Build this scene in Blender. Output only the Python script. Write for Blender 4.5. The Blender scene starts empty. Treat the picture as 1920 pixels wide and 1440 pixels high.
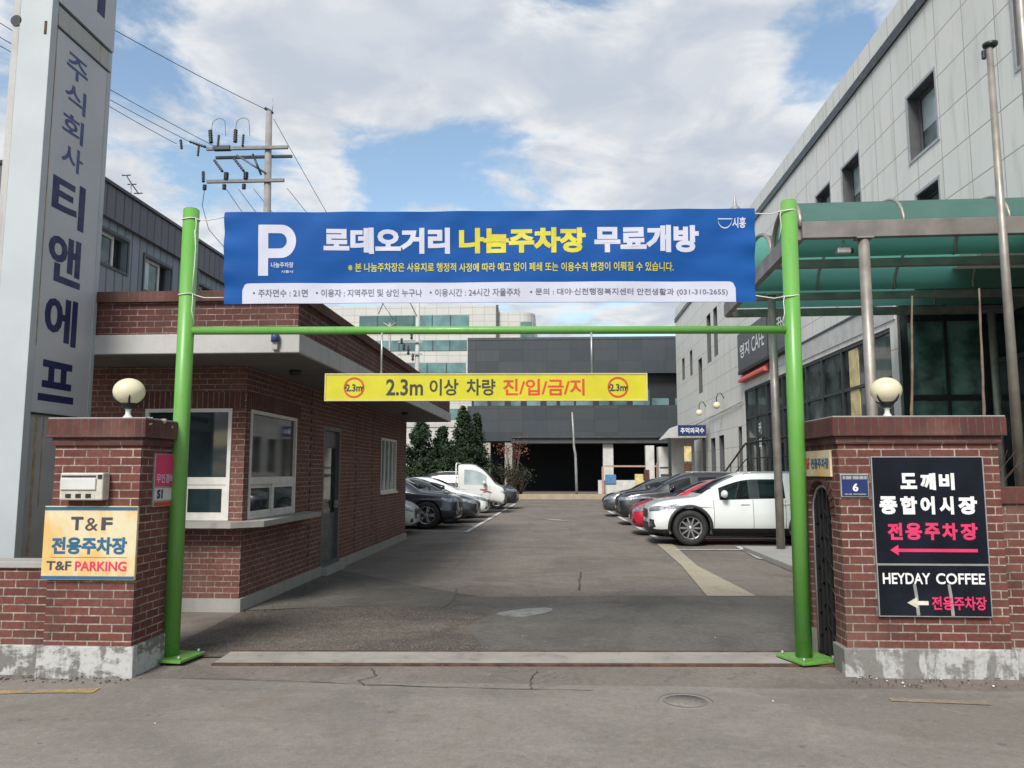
import bpy, bmesh, math, random
from mathutils import Vector, Matrix
from mathutils.bvhtree import BVHTree
R = math.radians
random.seed(7)
SC = bpy.context.scene
COL = SC.collection

# ------------------------------------------------------------------ camera
cam = bpy.data.cameras.new('camera')
cam.sensor_width = 36.0
cam.lens = 27.375
cam.clip_start = 0.05
cam.clip_end = 2000
co = bpy.data.objects.new('camera', cam)
co.location = (0, 0, 1.65)
co.rotation_euler = (R(90 + 6.41), 0, R(2.92))
COL.objects.link(co)
SC.camera = co

# ------------------------------------------------------------------ light
SUN_EL, SUN_AZ = 44, 198          # azimuth measured clockwise from +Y
world = bpy.data.worlds.new("World")
SC.world = world
world.use_nodes = True
def build_world():
    nt = world.node_tree
    N, L = nt.nodes, nt.links
    bg = N['Background']
    bg.inputs['Strength'].default_value = 0.1
    sky = N.new('ShaderNodeTexSky')
    sky.sky_type = 'NISHITA'
    sky.sun_disc = False
    sky.sun_elevation = R(SUN_EL)
    sky.sun_rotation = R(SUN_AZ)
    sky.air_density = 1.0
    sky.dust_density = 1.2
    sky.ozone_density = 1.6
    tc = N.new('ShaderNodeTexCoord')
    sep = N.new('ShaderNodeSeparateXYZ'); L.new(tc.outputs['Generated'], sep.inputs[0])
    def math_(op, a, b=None, c=None):
        n = N.new('ShaderNodeMath'); n.operation = op
        for i, v in enumerate((a, b, c)):
            if v is None: continue
            if isinstance(v, (int, float)): n.inputs[i].default_value = v
            else: L.new(v, n.inputs[i])
        return n.outputs[0]
    zz = math_('ADD', math_('MAXIMUM', sep.outputs[2], 0.0), 0.16)
    px = math_('DIVIDE', sep.outputs[0], zz)
    py = math_('DIVIDE', sep.outputs[1], zz)
    cmb = N.new('ShaderNodeCombineXYZ'); L.new(px, cmb.inputs[0]); L.new(py, cmb.inputs[1])
    def noise(scale, detail, rough, off=(0, 0, 0), dist=0.0):
        mp = N.new('ShaderNodeMapping'); mp.inputs['Location'].default_value = off
        L.new(cmb.outputs[0], mp.inputs[0])
        n = N.new('ShaderNodeTexNoise')
        n.inputs['Scale'].default_value = scale; n.inputs['Detail'].default_value = detail
        n.inputs['Roughness'].default_value = rough; n.inputs['Distortion'].default_value = dist
        L.new(mp.outputs[0], n.inputs['Vector'])
        return n.outputs['Fac']
    dens = noise(2.6, 10, 0.60, (3.1, 1.7, 0), 0.35)
    # cloud cover varies over the sky: clear gaps (negative) and banks (positive)
    gaps = [((-.438, .775, .455), .07, -.16), ((-.422, .821, .385), .11, -.24), ((-.379, .853, .36), .07, -.2),
            ((-.253, .899, .356), .10, -.20), ((-.153, .924, .35), .11, -.26), ((-.055, .939, .34), .12, -.24),
            ((.323, .813, .485), .10, -.32), ((-.306, .904, .299), .05, -.10), ((.063, .89, .452), .06, -.04),
            ((-.462, .821, .336), .11, .26), ((-.333, .82, .465), .12, .18), ((-.172, .878, .446), .15, .22),
            ((-.02, .914, .405), .13, .16), ((-.302, .888, .346), .07, .2), ((.139, .897, .42), .15, .2),
            ((-.203, .839, .504), .15, .18), ((.25, .9, .36), .15, .14), ((-.1, .97, .2), .15, .10)]
    acc = math_('ADD', math_('MULTIPLY', math_('SUBTRACT', dens, 0.5), 1.55), 0.535)
    for d, rad, w in gaps:
        dp = N.new('ShaderNodeVectorMath'); dp.operation = 'DISTANCE'
        L.new(tc.outputs['Generated'], dp.inputs[0]); dp.inputs[1].default_value = d
        mr = N.new('ShaderNodeMapRange'); mr.interpolation_type = 'SMOOTHSTEP'
        mr.inputs['From Min'].default_value = 0; mr.inputs['From Max'].default_value = rad * 1.55
        mr.inputs['To Min'].default_value = w; mr.inputs['To Max'].default_value = 0
        L.new(dp.outputs['Value'], mr.inputs['Value'])
        acc = math_('ADD', acc, mr.outputs[0])
    cov = N.new('ShaderNodeMapRange'); cov.interpolation_type = 'SMOOTHSTEP'
    cov.inputs['From Min'].default_value = 0.38; cov.inputs['From Max'].default_value = 0.64
    L.new(acc, cov.inputs['Value'])
    sh = N.new('ShaderNodeMapRange'); sh.interpolation_type = 'SMOOTHSTEP'
    sh.inputs['From Min'].default_value = 0.38; sh.inputs['From Max'].default_value = 0.62
    L.new(noise(4.2, 7, 0.55, (9.2, 4.4, 0), 0.4), sh.inputs['Value'])
    thick = N.new('ShaderNodeMapRange'); thick.interpolation_type = 'SMOOTHSTEP'     # the deep middle of a cloud is greyer than its edge
    thick.inputs['From Min'].default_value = 0.56; thick.inputs['From Max'].default_value = 0.86
    thick.inputs['To Min'].default_value = 1.0; thick.inputs['To Max'].default_value = 0.42
    L.new(acc, thick.inputs['Value'])
    cc = N.new('ShaderNodeMix'); cc.data_type = 'RGBA'
    cc.inputs[6].default_value = (2.75, 3.1, 3.65, 1); cc.inputs[7].default_value = (4.7, 4.75, 4.8, 1)
    L.new(math_('MULTIPLY', math_('ADD', math_('MULTIPLY', sh.outputs[0], 0.75), 0.25), thick.outputs[0]), cc.inputs[0])
    tint = N.new('ShaderNodeMix'); tint.data_type = 'RGBA'; tint.blend_type = 'MULTIPLY'
    tint.inputs[0].default_value = 1.0; tint.inputs[7].default_value = (1.25, 1.22, 1.08, 1)
    L.new(sky.outputs[0], tint.inputs[6])
    mx = N.new('ShaderNodeMix'); mx.data_type = 'RGBA'
    L.new(cov.outputs[0], mx.inputs[0]); L.new(tint.outputs[2], mx.inputs[6]); L.new(cc.outputs[2], mx.inputs[7])
    L.new(mx.outputs[2], bg.inputs['Color'])
build_world()
sl = bpy.data.lights.new('sun', 'SUN')
sl.energy = 2.3; sl.angle = R(18); sl.color = (1.0, 0.96, 0.9)
so = bpy.data.objects.new('sun', sl); COL.objects.link(so)
_d = Vector((math.sin(R(SUN_AZ)) * math.cos(R(SUN_EL)), math.cos(R(SUN_AZ)) * math.cos(R(SUN_EL)), math.sin(R(SUN_EL))))
so.rotation_euler = (-_d).to_track_quat('-Z', 'Y').to_euler()
SC.view_settings.view_transform = 'Standard'
SC.view_settings.look = 'None'
SC.view_settings.gamma = 1
SC.view_settings.exposure = 0.9
SC.cycles.use_denoising = True
SC.cycles.max_bounces = 6
SC.cycles.transparent_max_bounces = 12

# ------------------------------------------------------------------ materials
MATS = {}
class NT:
    def __init__(s, name):
        s.m = bpy.data.materials.new(name); s.m.use_nodes = True
        s.t = s.m.node_tree; s.N = s.t.nodes; s.L = s.t.links
        s.b = s.N['Principled BSDF']
    def put(s, sock, v):
        if isinstance(v, (int, float)): sock.default_value = v
        elif isinstance(v, (tuple, list)): sock.default_value = tuple(v) + (1,) if len(v) == 3 and sock.type == 'RGBA' else tuple(v)
        else: s.L.new(v, sock)
    def math(s, op, a, b=0.0, clamp=False):
        n = s.N.new('ShaderNodeMath'); n.operation = op; n.use_clamp = clamp
        s.put(n.inputs[0], a); s.put(n.inputs[1], b); return n.outputs[0]
    def obj(s):
        return s.N.new('ShaderNodeTexCoord').outputs['Object']
    def pos(s):
        return s.N.new('ShaderNodeNewGeometry').outputs['Position']
    def mapv(s, v, scale=(1, 1, 1), loc=(0, 0, 0), rot=(0, 0, 0)):
        n = s.N.new('ShaderNodeMapping'); n.inputs['Scale'].default_value = scale
        n.inputs['Location'].default_value = loc; n.inputs['Rotation'].default_value = rot
        s.L.new(v, n.inputs[0]); return n.outputs[0]
    def noise(s, v, scale, detail=4, rough=.55, dist=0):
        n = s.N.new('ShaderNodeTexNoise'); n.inputs['Scale'].default_value = scale
        n.inputs['Detail'].default_value = detail; n.inputs['Roughness'].default_value = rough
        n.inputs['Distortion'].default_value = dist
        s.L.new(v, n.inputs['Vector']); return n.outputs['Fac']
    def ramp(s, f, lo, hi, a=0.0, b=1.0):
        n = s.N.new('ShaderNodeMapRange'); n.interpolation_type = 'SMOOTHSTEP'
        n.inputs['From Min'].default_value = lo; n.inputs['From Max'].default_value = hi
        n.inputs['To Min'].default_value = a; n.inputs['To Max'].default_value = b
        s.L.new(f, n.inputs['Value']); return n.outputs[0]
    def mix(s, f, a, b, mode='MIX'):
        n = s.N.new('ShaderNodeMix'); n.data_type = 'RGBA'; n.blend_type = mode
        s.put(n.inputs[0], f); s.put(n.inputs[6], a); s.put(n.inputs[7], b); return n.outputs[2]
    def bump(s, h, strength=.3, dist=.01):
        n = s.N.new('ShaderNodeBump'); n.inputs['Strength'].default_value = strength
        n.inputs['Distance'].default_value = dist; s.L.new(h, n.inputs['Height'])
        s.L.new(n.outputs[0], s.b.inputs['Normal'])
    def boxmap(s):
        """2D wall coordinates from the object's own coordinates, by facing"""
        o = s.obj(); g = s.N.new('ShaderNodeNewGeometry').outputs['Normal']
        so_ = s.N.new('ShaderNodeSeparateXYZ'); s.L.new(o, so_.inputs[0])
        sn = s.N.new('ShaderNodeSeparateXYZ'); s.L.new(g, sn.inputs[0])
        fx = s.math('GREATER_THAN', s.math('ABSOLUTE', sn.outputs[0]), .6)
        fz = s.math('GREATER_THAN', s.math('ABSOLUTE', sn.outputs[2]), .75)
        def sel(f, a, b):
            n = s.N.new('ShaderNodeMix'); n.data_type = 'FLOAT'
            s.put(n.inputs[0], f); s.put(n.inputs[2], a); s.put(n.inputs[3], b); return n.outputs[0]
        u = sel(fx, so_.outputs[0], so_.outputs[1])
        v = sel(fz, so_.outputs[2], sel(fx, so_.outputs[1], so_.outputs[0]))
        c = s.N.new('ShaderNodeCombineXYZ'); s.L.new(u, c.inputs[0]); s.L.new(v, c.inputs[1])
        return c.outputs[0]
    def fin(s, col=None, rough=None, metal=None, spec=None):
        if col is not None: s.put(s.b.inputs['Base Color'], col)
        if rough is not None: s.put(s.b.inputs['Roughness'], rough)
        if metal is not None: s.put(s.b.inputs['Metallic'], metal)
        if spec is not None: s.put(s.b.inputs['Specular IOR Level'], spec)
        return s.m

def plain(name, col, rough=.5, metal=0, var=.12, scale=6, spec=.5, bump=0.0):
    """a base colour with faint mottling, so that no surface is perfectly even"""
    if name in MATS: return MATS[name]
    s = NT(name)
    f = s.ramp(s.noise(s.obj(), scale, 5, .6), .3, .7, 1 - var, 1 + var * .6)
    c = s.mix(1.0, col, (1, 1, 1), 'MULTIPLY')
    n = s.N.new('ShaderNodeMix'); n.data_type = 'RGBA'; n.blend_type = 'MULTIPLY'
    n.inputs[0].default_value = 1
    s.put(n.inputs[6], col)
    cb = s.N.new('ShaderNodeCombineXYZ')
    for i in range(3): s.L.new(f, cb.inputs[i])
    s.L.new(cb.outputs[0], n.inputs[7])
    r = s.ramp(s.noise(s.obj(), scale * 1.7, 3, .5), .3, .7, max(.02, rough - .08), min(1, rough + .08))
    if bump: s.bump(s.noise(s.obj(), scale * 8, 4, .6), bump, .004)
    MATS[name] = s.fin(n.outputs[2], r, metal, spec)
    return MATS[name]

def brick(name, w=.2, h=.068, c1=(.172, .057, .042), c2=(.108, .038, .032), mortar=(.40, .345, .30), msize=.0055, off=.5,
          grime=0.0, mvar=.55, rot=False, msmooth=.1):
    s = NT(name); v = s.boxmap()
    if rot: v = s.mapv(v, rot=(0, 0, math.pi / 2))
    b = s.N.new('ShaderNodeTexBrick'); s.L.new(v, b.inputs['Vector'])
    b.offset = off; b.inputs['Scale'].default_value = 1
    b.inputs['Brick Width'].default_value = w; b.inputs['Row Height'].default_value = h
    b.inputs['Mortar Size'].default_value = msize; b.inputs['Mortar Smooth'].default_value = msmooth
    b.inputs['Bias'].default_value = 0
    b.inputs['Color1'].default_value = c1 + (1,); b.inputs['Color2'].default_value = c2 + (1,)
    n1 = s.noise(v, 3.1, 5, .6); n2 = s.noise(v, 26, 4, .6)
    mcol = s.mix(s.ramp(n1, .38, .62), tuple(x * mvar for x in mortar), mortar)
    s.L.new(mcol, b.inputs['Mortar'])
    n4 = s.noise(v, 1.3, 4, .6)
    col = s.mix(s.ramp(n2, .35, .7, 0, .5), b.outputs['Color'], (.055, .03, .026))
    col = s.mix(s.ramp(n4, .45, .7, 0, .35), col, (.19, .13, .105))
    if grime:
        g = s.ramp(s.noise(s.mapv(v, (1.2, .5, 1)), 2.2, 6, .65), .5, .72, 0, grime)
        col = s.mix(g, col, (.035, .03, .028))
    hgt = s.math('ADD', s.math('MULTIPLY', b.outputs['Fac'], -1.0), s.math('MULTIPLY', n2, .35))
    s.bump(hgt, .55, .006)
    MATS[name] = s.fin(col, .86, 0, .25); return MATS[name]

def peeling(name, white=(.43, .43, .42), grey=(.17, .165, .15), thr=.47, streak=3.0):
    s = NT(name); v = s.obj()
    n = s.noise(s.mapv(v, (1.6, 1.6, streak)), 2.4, 8, .68, .4); n2 = s.noise(v, 30, 4, .6)
    n3 = s.noise(s.mapv(v, (5, 5, .6)), 2.0, 4, .6)
    f = s.ramp(s.math('ADD', n, s.math('MULTIPLY', s.math('SUBTRACT', n3, .5), .5)), thr - .05, thr + .06)
    c = s.mix(f, grey, white)
    c = s.mix(s.ramp(n2, .45, .75, 0, .4), c, (.1, .1, .095))
    s.bump(s.math('ADD', f, n2), .4, .006)
    MATS[name] = s.fin(c, .9, 0, .2); return MATS[name]

def concrete(name, col=(.33, .32, .30), stain=.35):
    s = NT(name); v = s.obj()
    n = s.noise(v, 1.7, 7, .65); n2 = s.noise(v, 40, 4, .6); n3 = s.noise(s.mapv(v, (4, 4, .5)), 1.6, 5, .6)
    c = s.mix(s.ramp(n, .35, .7, 0, stain), col, tuple(x * .55 for x in col))
    c = s.mix(s.ramp(n3, .52, .72, 0, stain), c, tuple(x * .42 for x in col))
    c = s.mix(s.ramp(n2, .4, .8, 0, .25), c, tuple(x * .6 for x in col))
    s.bump(s.math('ADD', n2, n), .3, .005)
    MATS[name] = s.fin(c, .88, 0, .25); return MATS[name]

def asphalt(name, col, light, dark, agg=.5, spot=.35, drag=(.35, 2.2, 1)):
    s = NT(name); v = s.pos()
    big = s.noise(s.mapv(v, (.55, 1.0, 1)), .8, 7, .62, .5); mid = s.noise(v, 3.1, 6, .65, .3); fine = s.noise(v, 130, 3, .6)
    wear = s.noise(s.mapv(v, drag), 1.6, 6, .6, .5); blot = s.noise(v, .55, 5, .6, .8)
    vor = s.N.new('ShaderNodeTexVoronoi'); vor.inputs['Scale'].default_value = 85; s.L.new(v, vor.inputs['Vector'])
    c = s.mix(s.ramp(big, .3, .7), col, light)
    c = s.mix(s.ramp(mid, .5, .72, 0, spot), c, dark)
    c = s.mix(s.ramp(wear, .52, .7, 0, spot * .8), c, dark)
    mott = s.noise(v, 17, 5, .7)
    c = s.mix(s.ramp(blot, .48, .60, 0, min(1, spot * 1.1)), c, tuple(x * 1.1 for x in dark))
    patch = s.noise(v, 1.15, 6, .7, 1.2)
    c = s.mix(s.ramp(patch, .55, .66, 0, .55), c, (dark[0] * 1.35, dark[1] * 1.18, dark[2] * 1.02))
    c = s.mix(s.ramp(patch, .36, .44, .35, 0), c, tuple(min(1, x * 1.18) for x in light))
    dots = s.noise(v, 7.5, 3, .5)
    c = s.mix(s.ramp(dots, .66, .74, 0, .5), c, tuple(x * .55 for x in dark))
    c = s.mix(s.ramp(mott, .42, .70, 0, agg * .75), c, tuple(x * .52 for x in col))
    c = s.mix(s.ramp(mott, .30, .46, agg * .45, 0), c, tuple(min(1, x * 1.45) for x in light))
    c = s.mix(s.ramp(fine, .40, .74, 0, agg), c, tuple(x * .45 for x in col))
    c = s.mix(s.ramp(vor.outputs['Distance'], .02, .32, agg * .55, 0), c, tuple(min(1, x * 1.7) for x in light))
    v2 = s.N.new('ShaderNodeTexVoronoi'); v2.inputs['Scale'].default_value = 34; s.L.new(v, v2.inputs['Vector'])
    c = s.mix(s.ramp(v2.outputs['Distance'], .05, .38, agg * agg * .7, 0), c, tuple(min(1, x * 1.9) for x in light))
    s.bump(s.math('ADD', fine, s.math('MULTIPLY', mid, .5)), .5, .006)
    MATS[name] = s.fin(c, .92, 0, .25); return MATS[name]

def tiles(name, w, h, col, col2, joint, js=.012, rust=.3, rough=.45, off=0.0):
    s = NT(name); v = s.boxmap()
    b = s.N.new('ShaderNodeTexBrick'); s.L.new(v, b.inputs['Vector']); b.offset = off
    b.inputs['Scale'].default_value = 1; b.inputs['Brick Width'].default_value = w; b.inputs['Row Height'].default_value = h
    b.inputs['Mortar Size'].default_value = js; b.inputs['Mortar Smooth'].default_value = .3
    b.inputs['Color1'].default_value = col + (1,); b.inputs['Color2'].default_value = col2 + (1,)
    b.inputs['Mortar'].default_value = joint + (1,)
    n = s.noise(s.mapv(v, (1, .35, 1)), .9, 6, .6); n2 = s.noise(s.mapv(v, (3, .25, 1)), 1.4, 5, .6)
    c = s.mix(s.ramp(n, .45, .75, 0, rust), b.outputs['Color'], tuple(x * .72 for x in col))
    c = s.mix(s.ramp(n2, .50, .70, 0, rust * 1.3), c, tuple(a * .7 for a in (.62, .53, .42)))
    s.bump(s.math('MULTIPLY', b.outputs['Fac'], -1.0), .6, .01)
    MATS[name] = s.fin(c, rough, 0, .4); return MATS[name]

def glass(name, col, rough=.04, spec=.6, var=.5, scale=.7):
    """dark window glass: what lies behind it is nearly black, it mirrors the surroundings"""
    s = NT(name)
    n = s.noise(s.obj(), scale, 4, .6)
    c = s.mix(s.ramp(n, .35, .65), tuple(x * (1 - var) for x in col), tuple(x * (1 + var) for x in col))
    MATS[name] = s.fin(c, rough, 0, spec); return MATS[name]

def paint(name, col, metal=0.0, rough=.28, coat=.8):
    s = NT(name)
    f = s.noise(s.obj(), 2.0, 4, .5)
    c = s.mix(s.ramp(f, .3, .7, 0, .10), col, tuple(x * .8 for x in col))
    s.b.inputs['Coat Weight'].default_value = coat; s.b.inputs['Coat Roughness'].default_value = .05
    MATS[name] = s.fin(c, rough, metal, .5); return MATS[name]

def ridged(name, col, pitch=.42, dark=.35, axis=0, rough=.5):
    """standing-seam metal sheets: vertical seams at a fixed pitch"""
    s = NT(name); v = s.boxmap()
    b = s.N.new('ShaderNodeTexBrick'); s.L.new(v, b.inputs['Vector']); b.offset = 0
    b.inputs['Scale'].default_value = 1; b.inputs['Brick Width'].default_value = pitch; b.inputs['Row Height'].default_value = 40
    b.inputs['Mortar Size'].default_value = .035; b.inputs['Mortar Smooth'].default_value = .4
    b.inputs['Color1'].default_value = col + (1,); b.inputs['Color2'].default_value = tuple(x * .86 for x in col) + (1,)
    b.inputs['Mortar'].default_value = tuple(x * dark for x in col) + (1,)
    n = s.noise(s.mapv(v, (1, .3, 1)), 1.2, 5, .6)
    c = s.mix(s.ramp(n, .4, .75, 0, .3), b.outputs['Color'], tuple(x * .7 for x in col))
    s.bump(s.math('MULTIPLY', b.outputs['Fac'], 1.0), .6, .02)
    MATS[name] = s.fin(c, rough, .1, .4); return MATS[name]

def leafmat(name, c1, c2):
    s = NT(name)
    n = s.noise(s.pos(), 2.1, 4, .6); n2 = s.noise(s.pos(), 40, 2, .5)
    c = s.mix(s.ramp(n, .35, .65), c1, c2)
    c = s.mix(s.ramp(n2, .3, .7, 0, .5), c, tuple(x * .5 for x in c1))
    MATS[name] = s.fin(c, .7, 0, .3); return MATS[name]

brick('brick', grime=.5)
brick('brick_booth', c1=(.200, .080, .062), c2=(.148, .062, .052), mortar=(.42, .365, .32), msize=.005, grime=.35, mvar=.6)
brick('brick_parapet', c1=(.125, .045, .038), c2=(.095, .036, .032), mortar=(.33, .28, .25), msize=.005, grime=.4, mvar=.45)
brick('brick_soldier', w=.65, h=.066, off=0, c1=(.125, .04, .034), c2=(.085, .032, .03), mortar=(.12, .10, .09), msize=.004, grime=.75, rot=True)
brick('brick_weathered', c1=(.11, .036, .03), c2=(.075, .03, .027), mortar=(.14, .115, .10), msize=.005, grime=.85)
peeling('plinth_paint')
peeling('plinth_grey', white=(.40, .40, .39), grey=(.19, .185, .17), thr=.50, streak=1.4)
concrete('concrete'); concrete('concrete_pale', (.46, .455, .44), .28); concrete('concrete_warm', (.40, .365, .31), .25); concrete('threshold_concrete', (.315, .295, .262), .55)
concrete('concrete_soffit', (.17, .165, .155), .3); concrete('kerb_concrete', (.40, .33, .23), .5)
asphalt('road_asphalt', (.203, .186, .163), (.236, .216, .190), (.132, .120, .106), .40, .42, (.10, 1.6, 1))
asphalt('lot_asphalt', (.172, .150, .130), (.212, .186, .162), (.098, .088, .079), .48, .45, (1.5, .09, 1))
asphalt('patch_asphalt', (.112, .106, .096), (.142, .132, .117), (.062, .058, .054), .55, .45, (1.2, .10, 1))
asphalt('gravel_asphalt', (.110, .094, .080), (.165, .140, .116), (.045, .042, .04), .95, .55)
asphalt('pale_patch', (.34, .30, .23), (.38, .34, .26), (.22, .19, .15), .25, .3)
tiles('tile_facade', 1.12, .93, (.66, .665, .615), (.70, .69, .645), (.30, .26, .235), .013, .3)
tiles('tile_far', 1.25, .72, (.46, .46, .435), (.50, .495, .47), (.33, .32, .30), .03, .15)
tiles('tile_dark', 1.9, .95, (.036, .044, .052), (.052, .060, .068), (.026, .03, .035), .012, .015, .38)
ridged('metal_sheet', (.19, .225, .25), .40); ridged('metal_fascia', (.115, .105, .13), .42, .3)
glass('glass_dark', (.012, .024, .028)); glass('glass_teal', (.035, .10, .098), .05, .5, .7, 1.2)
glass('glass_green', (.08, .16, .145), .04, .5, .6, 1.0)
glass('glass_store', (.05, .062, .058), .05, .45, .7, .8); glass('glass_window', (.085, .112, .112), .06, .6, .6, 1.1); glass('glass_far', (.09, .15, .155), .1, .6, .5, .5)
glass('car_glass', (.008, .010, .012), .03, .38)
glass('glass_pale', (.30, .36, .37), .08, .5, .5, .35)
glass('glass_teal_far', (.10, .19, .195), .12, .5, .4, .25)
plain('white_frame', (.62, .61, .57), .4, 0, .12, 5)
plain('black', (.012, .012, .013), .5); plain('rubber', (.018, .018, .019), .78); plain('dark_plastic', (.022, .023, .025), .55)
plain('dark_frame', (.018, .022, .024), .4); plain('steel', (.30, .275, .245), .46, .45, .25, 3)
plain('steel_beam', (.20, .185, .172), .5, .35, .3, 2); plain('steel_under', (.06, .065, .066), .5, .2, .2, 2)
plain('galvanised', (.34, .34, .335), .5, .4, .25, 5); plain('pole_concrete', (.23, .22, .21), .85, 0, .2, 3)
plain('cream_glass', (.66, .60, .42), .35, 0, .10, 4); plain('iron', (.016, .017, .018), .5, .3)
plain('rust', (.10, .055, .038), .85, .1, .4, 8, .3, .4); plain('white_paint', (.60, .60, .58), .6, 0, .25, 7)
def worn_paint(name, col, under, lo, hi):
    s = NT(name); v = s.pos()
    f = s.math('ADD', s.math('MULTIPLY', s.noise(v, 5.5, 6, .7), .6), s.math('MULTIPLY', s.noise(v, 38, 5, .7), .4))
    c = s.mix(s.ramp(f, lo, hi), under, col); c = s.mix(s.ramp(s.noise(v, 12, 4, .6), .4, .75, 0, .35), c, tuple(x * .6 for x in col))
    MATS[name] = s.fin(c, .9, 0, .25)
worn_paint('yellow_line', (.40, .26, .09), (.19, .17, .147), .40, .56); worn_paint('yellow_faded', (.36, .255, .115), (.19, .17, .147), .46, .62)
worn_paint('line_paint', (.50, .50, .48), (.16, .14, .12), .34, .50); worn_paint('line_faded', (.30, .28, .25), (.18, .158, .136), .38, .55)
plain('worn_plate', (.225, .22, .205), .6, .2, .3, 9); plain('pole_steel', (.13, .135, .14), .5, .3); plain('crack_dirt', (.07, .062, .054), .95, 0, .4, 20); plain('lid_iron', (.175, .158, .137), .9, 0, .3, 30)
plain('navy', (.012, .016, .085), .5); plain('navy_soft', (.045, .065, .20), .5)
plain('sign_yellow', (.50, .46, .012), .4, 0, .06); plain('sign_frame', (.50, .46, .18), .45)
plain('sign_red', (.52, .045, .02), .5); plain('sign_ink', (.03, .03, .025), .5); plain('pink', (.62, .03, .12), .5)
plain('cyan_ink', (.015, .105, .21), .5); plain('dark_ink', (.05, .05, .065), .5)
plain('banner_white', (.50, .51, .61), .7, 0, .06, 2, .15); plain('banner_yellow', (.52, .47, .025), .6); plain('banner_ink', (.11, .11, .15), .6)
plain('board_black', (.005, .007, .014), .3, 0, .4, 2, .25); plain('board_glossy', (.007, .009, .016), .2, 0, .5, 2, .35)
plain('letter_white', (.72, .72, .72), .5); plain('letter_cream', (.62, .58, .47), .6, 0, .25, 8)
plain('plate_blue', (.012, .025, .11), .3); plain('aluminium', (.42, .42, .42), .4, .6)
plain('beige_plastic', (.50, .47, .40), .5, 0, .2, 12); plain('rope', (.60, .60, .57), .8)
plain('pylon_white', (.40, .435, .455), .45, 0, .08, 1.2); plain('pylon_panel', (.46, .465, .485), .4, 0, .06, 1.0)
plain('pylon_grey', (.36, .36, .36), .5, 0, .15, 1.5); plain('rust_streak', (.40, .29, .17), .7, 0, .4, 6)
plain('grey_door', (.085, .095, .095), .45); plain('bark', (.10, .075, .055), .9, 0, .4, 14, .2, .5)
plain('chrome', (.55, .55, .56), .15, .95); plain('lamp_glass', (.30, .32, .35), .08, .55, .5, 14); plain('tail_red', (.35, .01, .01), .2)
plain('alloy', (.40, .40, .41), .3, .7); plain('awning_red', (.60, .11, .08), .6); plain('signboard_grey', (.085, .087, .092), .45)
plain('poster_cream', (.60, .50, .24), .5, 0, .3, 3); plain('panel_white', (.52, .52, .50), .55, 0, .15, 2)
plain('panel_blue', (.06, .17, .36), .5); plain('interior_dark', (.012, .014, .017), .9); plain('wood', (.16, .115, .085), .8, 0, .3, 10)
plain('soil', (.08, .06, .045), .95, 0, .4, 12); plain('orange_white', (.42, .27, .21), .6); plain('orange', (.42, .24, .16), .6)
leafmat('conifer', (.014, .032, .016), (.035, .062, .024)); leafmat('red_leaf', (.20, .07, .045), (.27, .11, .07))
leafmat('shrub_leaf', (.025, .03, .02), (.055, .05, .03))
paint('car_white', (.66, .68, .68)); paint('car_white_warm', (.62, .63, .61)); paint('car_dark', (.045, .052, .068), .45)
paint('car_black', (.030, .032, .037), .4); paint('car_red', (.42, .012, .035)); paint('car_silver', (.45, .47, .5), .5); paint('car_grey', (.075, .08, .085), .45)

def banner_cloth():
    s = NT('banner_blue')
    w = s.N.new('ShaderNodeTexWave'); w.inputs['Scale'].default_value = 60; w.inputs['Distortion'].default_value = .4
    s.L.new(s.obj(), w.inputs['Vector'])
    n = s.noise(s.mapv(s.obj(), (1, 1, 3)), 1.5, 4, .5)
    c = s.mix(s.ramp(n, .35, .65), (.003, .060, .245), (.005, .074, .285))
    s.b.inputs['Sheen Weight'].default_value = .1
    MATS['banner_blue'] = s.fin(c, .65, 0, .15)
banner_cloth()
def weathered_green():
    s = NT('green_paint'); v = s.obj()
    n = s.noise(s.mapv(v, (6, 6, .7)), 1.5, 6, .65, .5); n2 = s.noise(v, 38, 5, .7); n3 = s.noise(s.mapv(v, (1, 1, .4)), 2.2, 4, .6)
    c = s.mix(s.ramp(n3, .35, .7), (.105, .315, .05), (.135, .335, .075))
    c = s.mix(s.ramp(n, .52, .7, 0, .45), c, (.075, .235, .045))
    c = s.mix(s.ramp(s.noise(v, 11, 6, .75), .54, .63, 0, .5), c, (.16, .27, .12))
    c = s.mix(s.ramp(n2, .62, .70, 0, .6), c, (.10, .085, .045))
    sp = s.N.new('ShaderNodeSeparateXYZ'); s.L.new(v, sp.inputs[0])
    low = s.ramp(sp.outputs[2], .03, .30, 1, 0)
    c = s.mix(s.math('MULTIPLY', s.math('MULTIPLY', low, .55), s.ramp(s.noise(v, 14, 5, .7), .46, .66)), c, (.12, .10, .055))
    s.bump(n2, .12, .003)
    MATS['green_paint'] = s.fin(c, s.ramp(n, .3, .7, .30, .48), 0, .45)
weathered_green()
def tf_sign():
    s = NT('sign_cream'); n = s.noise(s.mapv(s.obj(), (1.5, 1, 1)), 1.6, 5, .6, .8)
    n2 = s.noise(s.obj(), 9, 4, .6)
    c = s.mix(s.ramp(n, .42, .62), (.62, .54, .36), (.62, .40, .14))
    c = s.mix(s.ramp(n2, .55, .8, 0, .3), c, (.45, .38, .25))
    MATS['sign_cream'] = s.fin(c, .45, 0, .4)
tf_sign()
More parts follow.
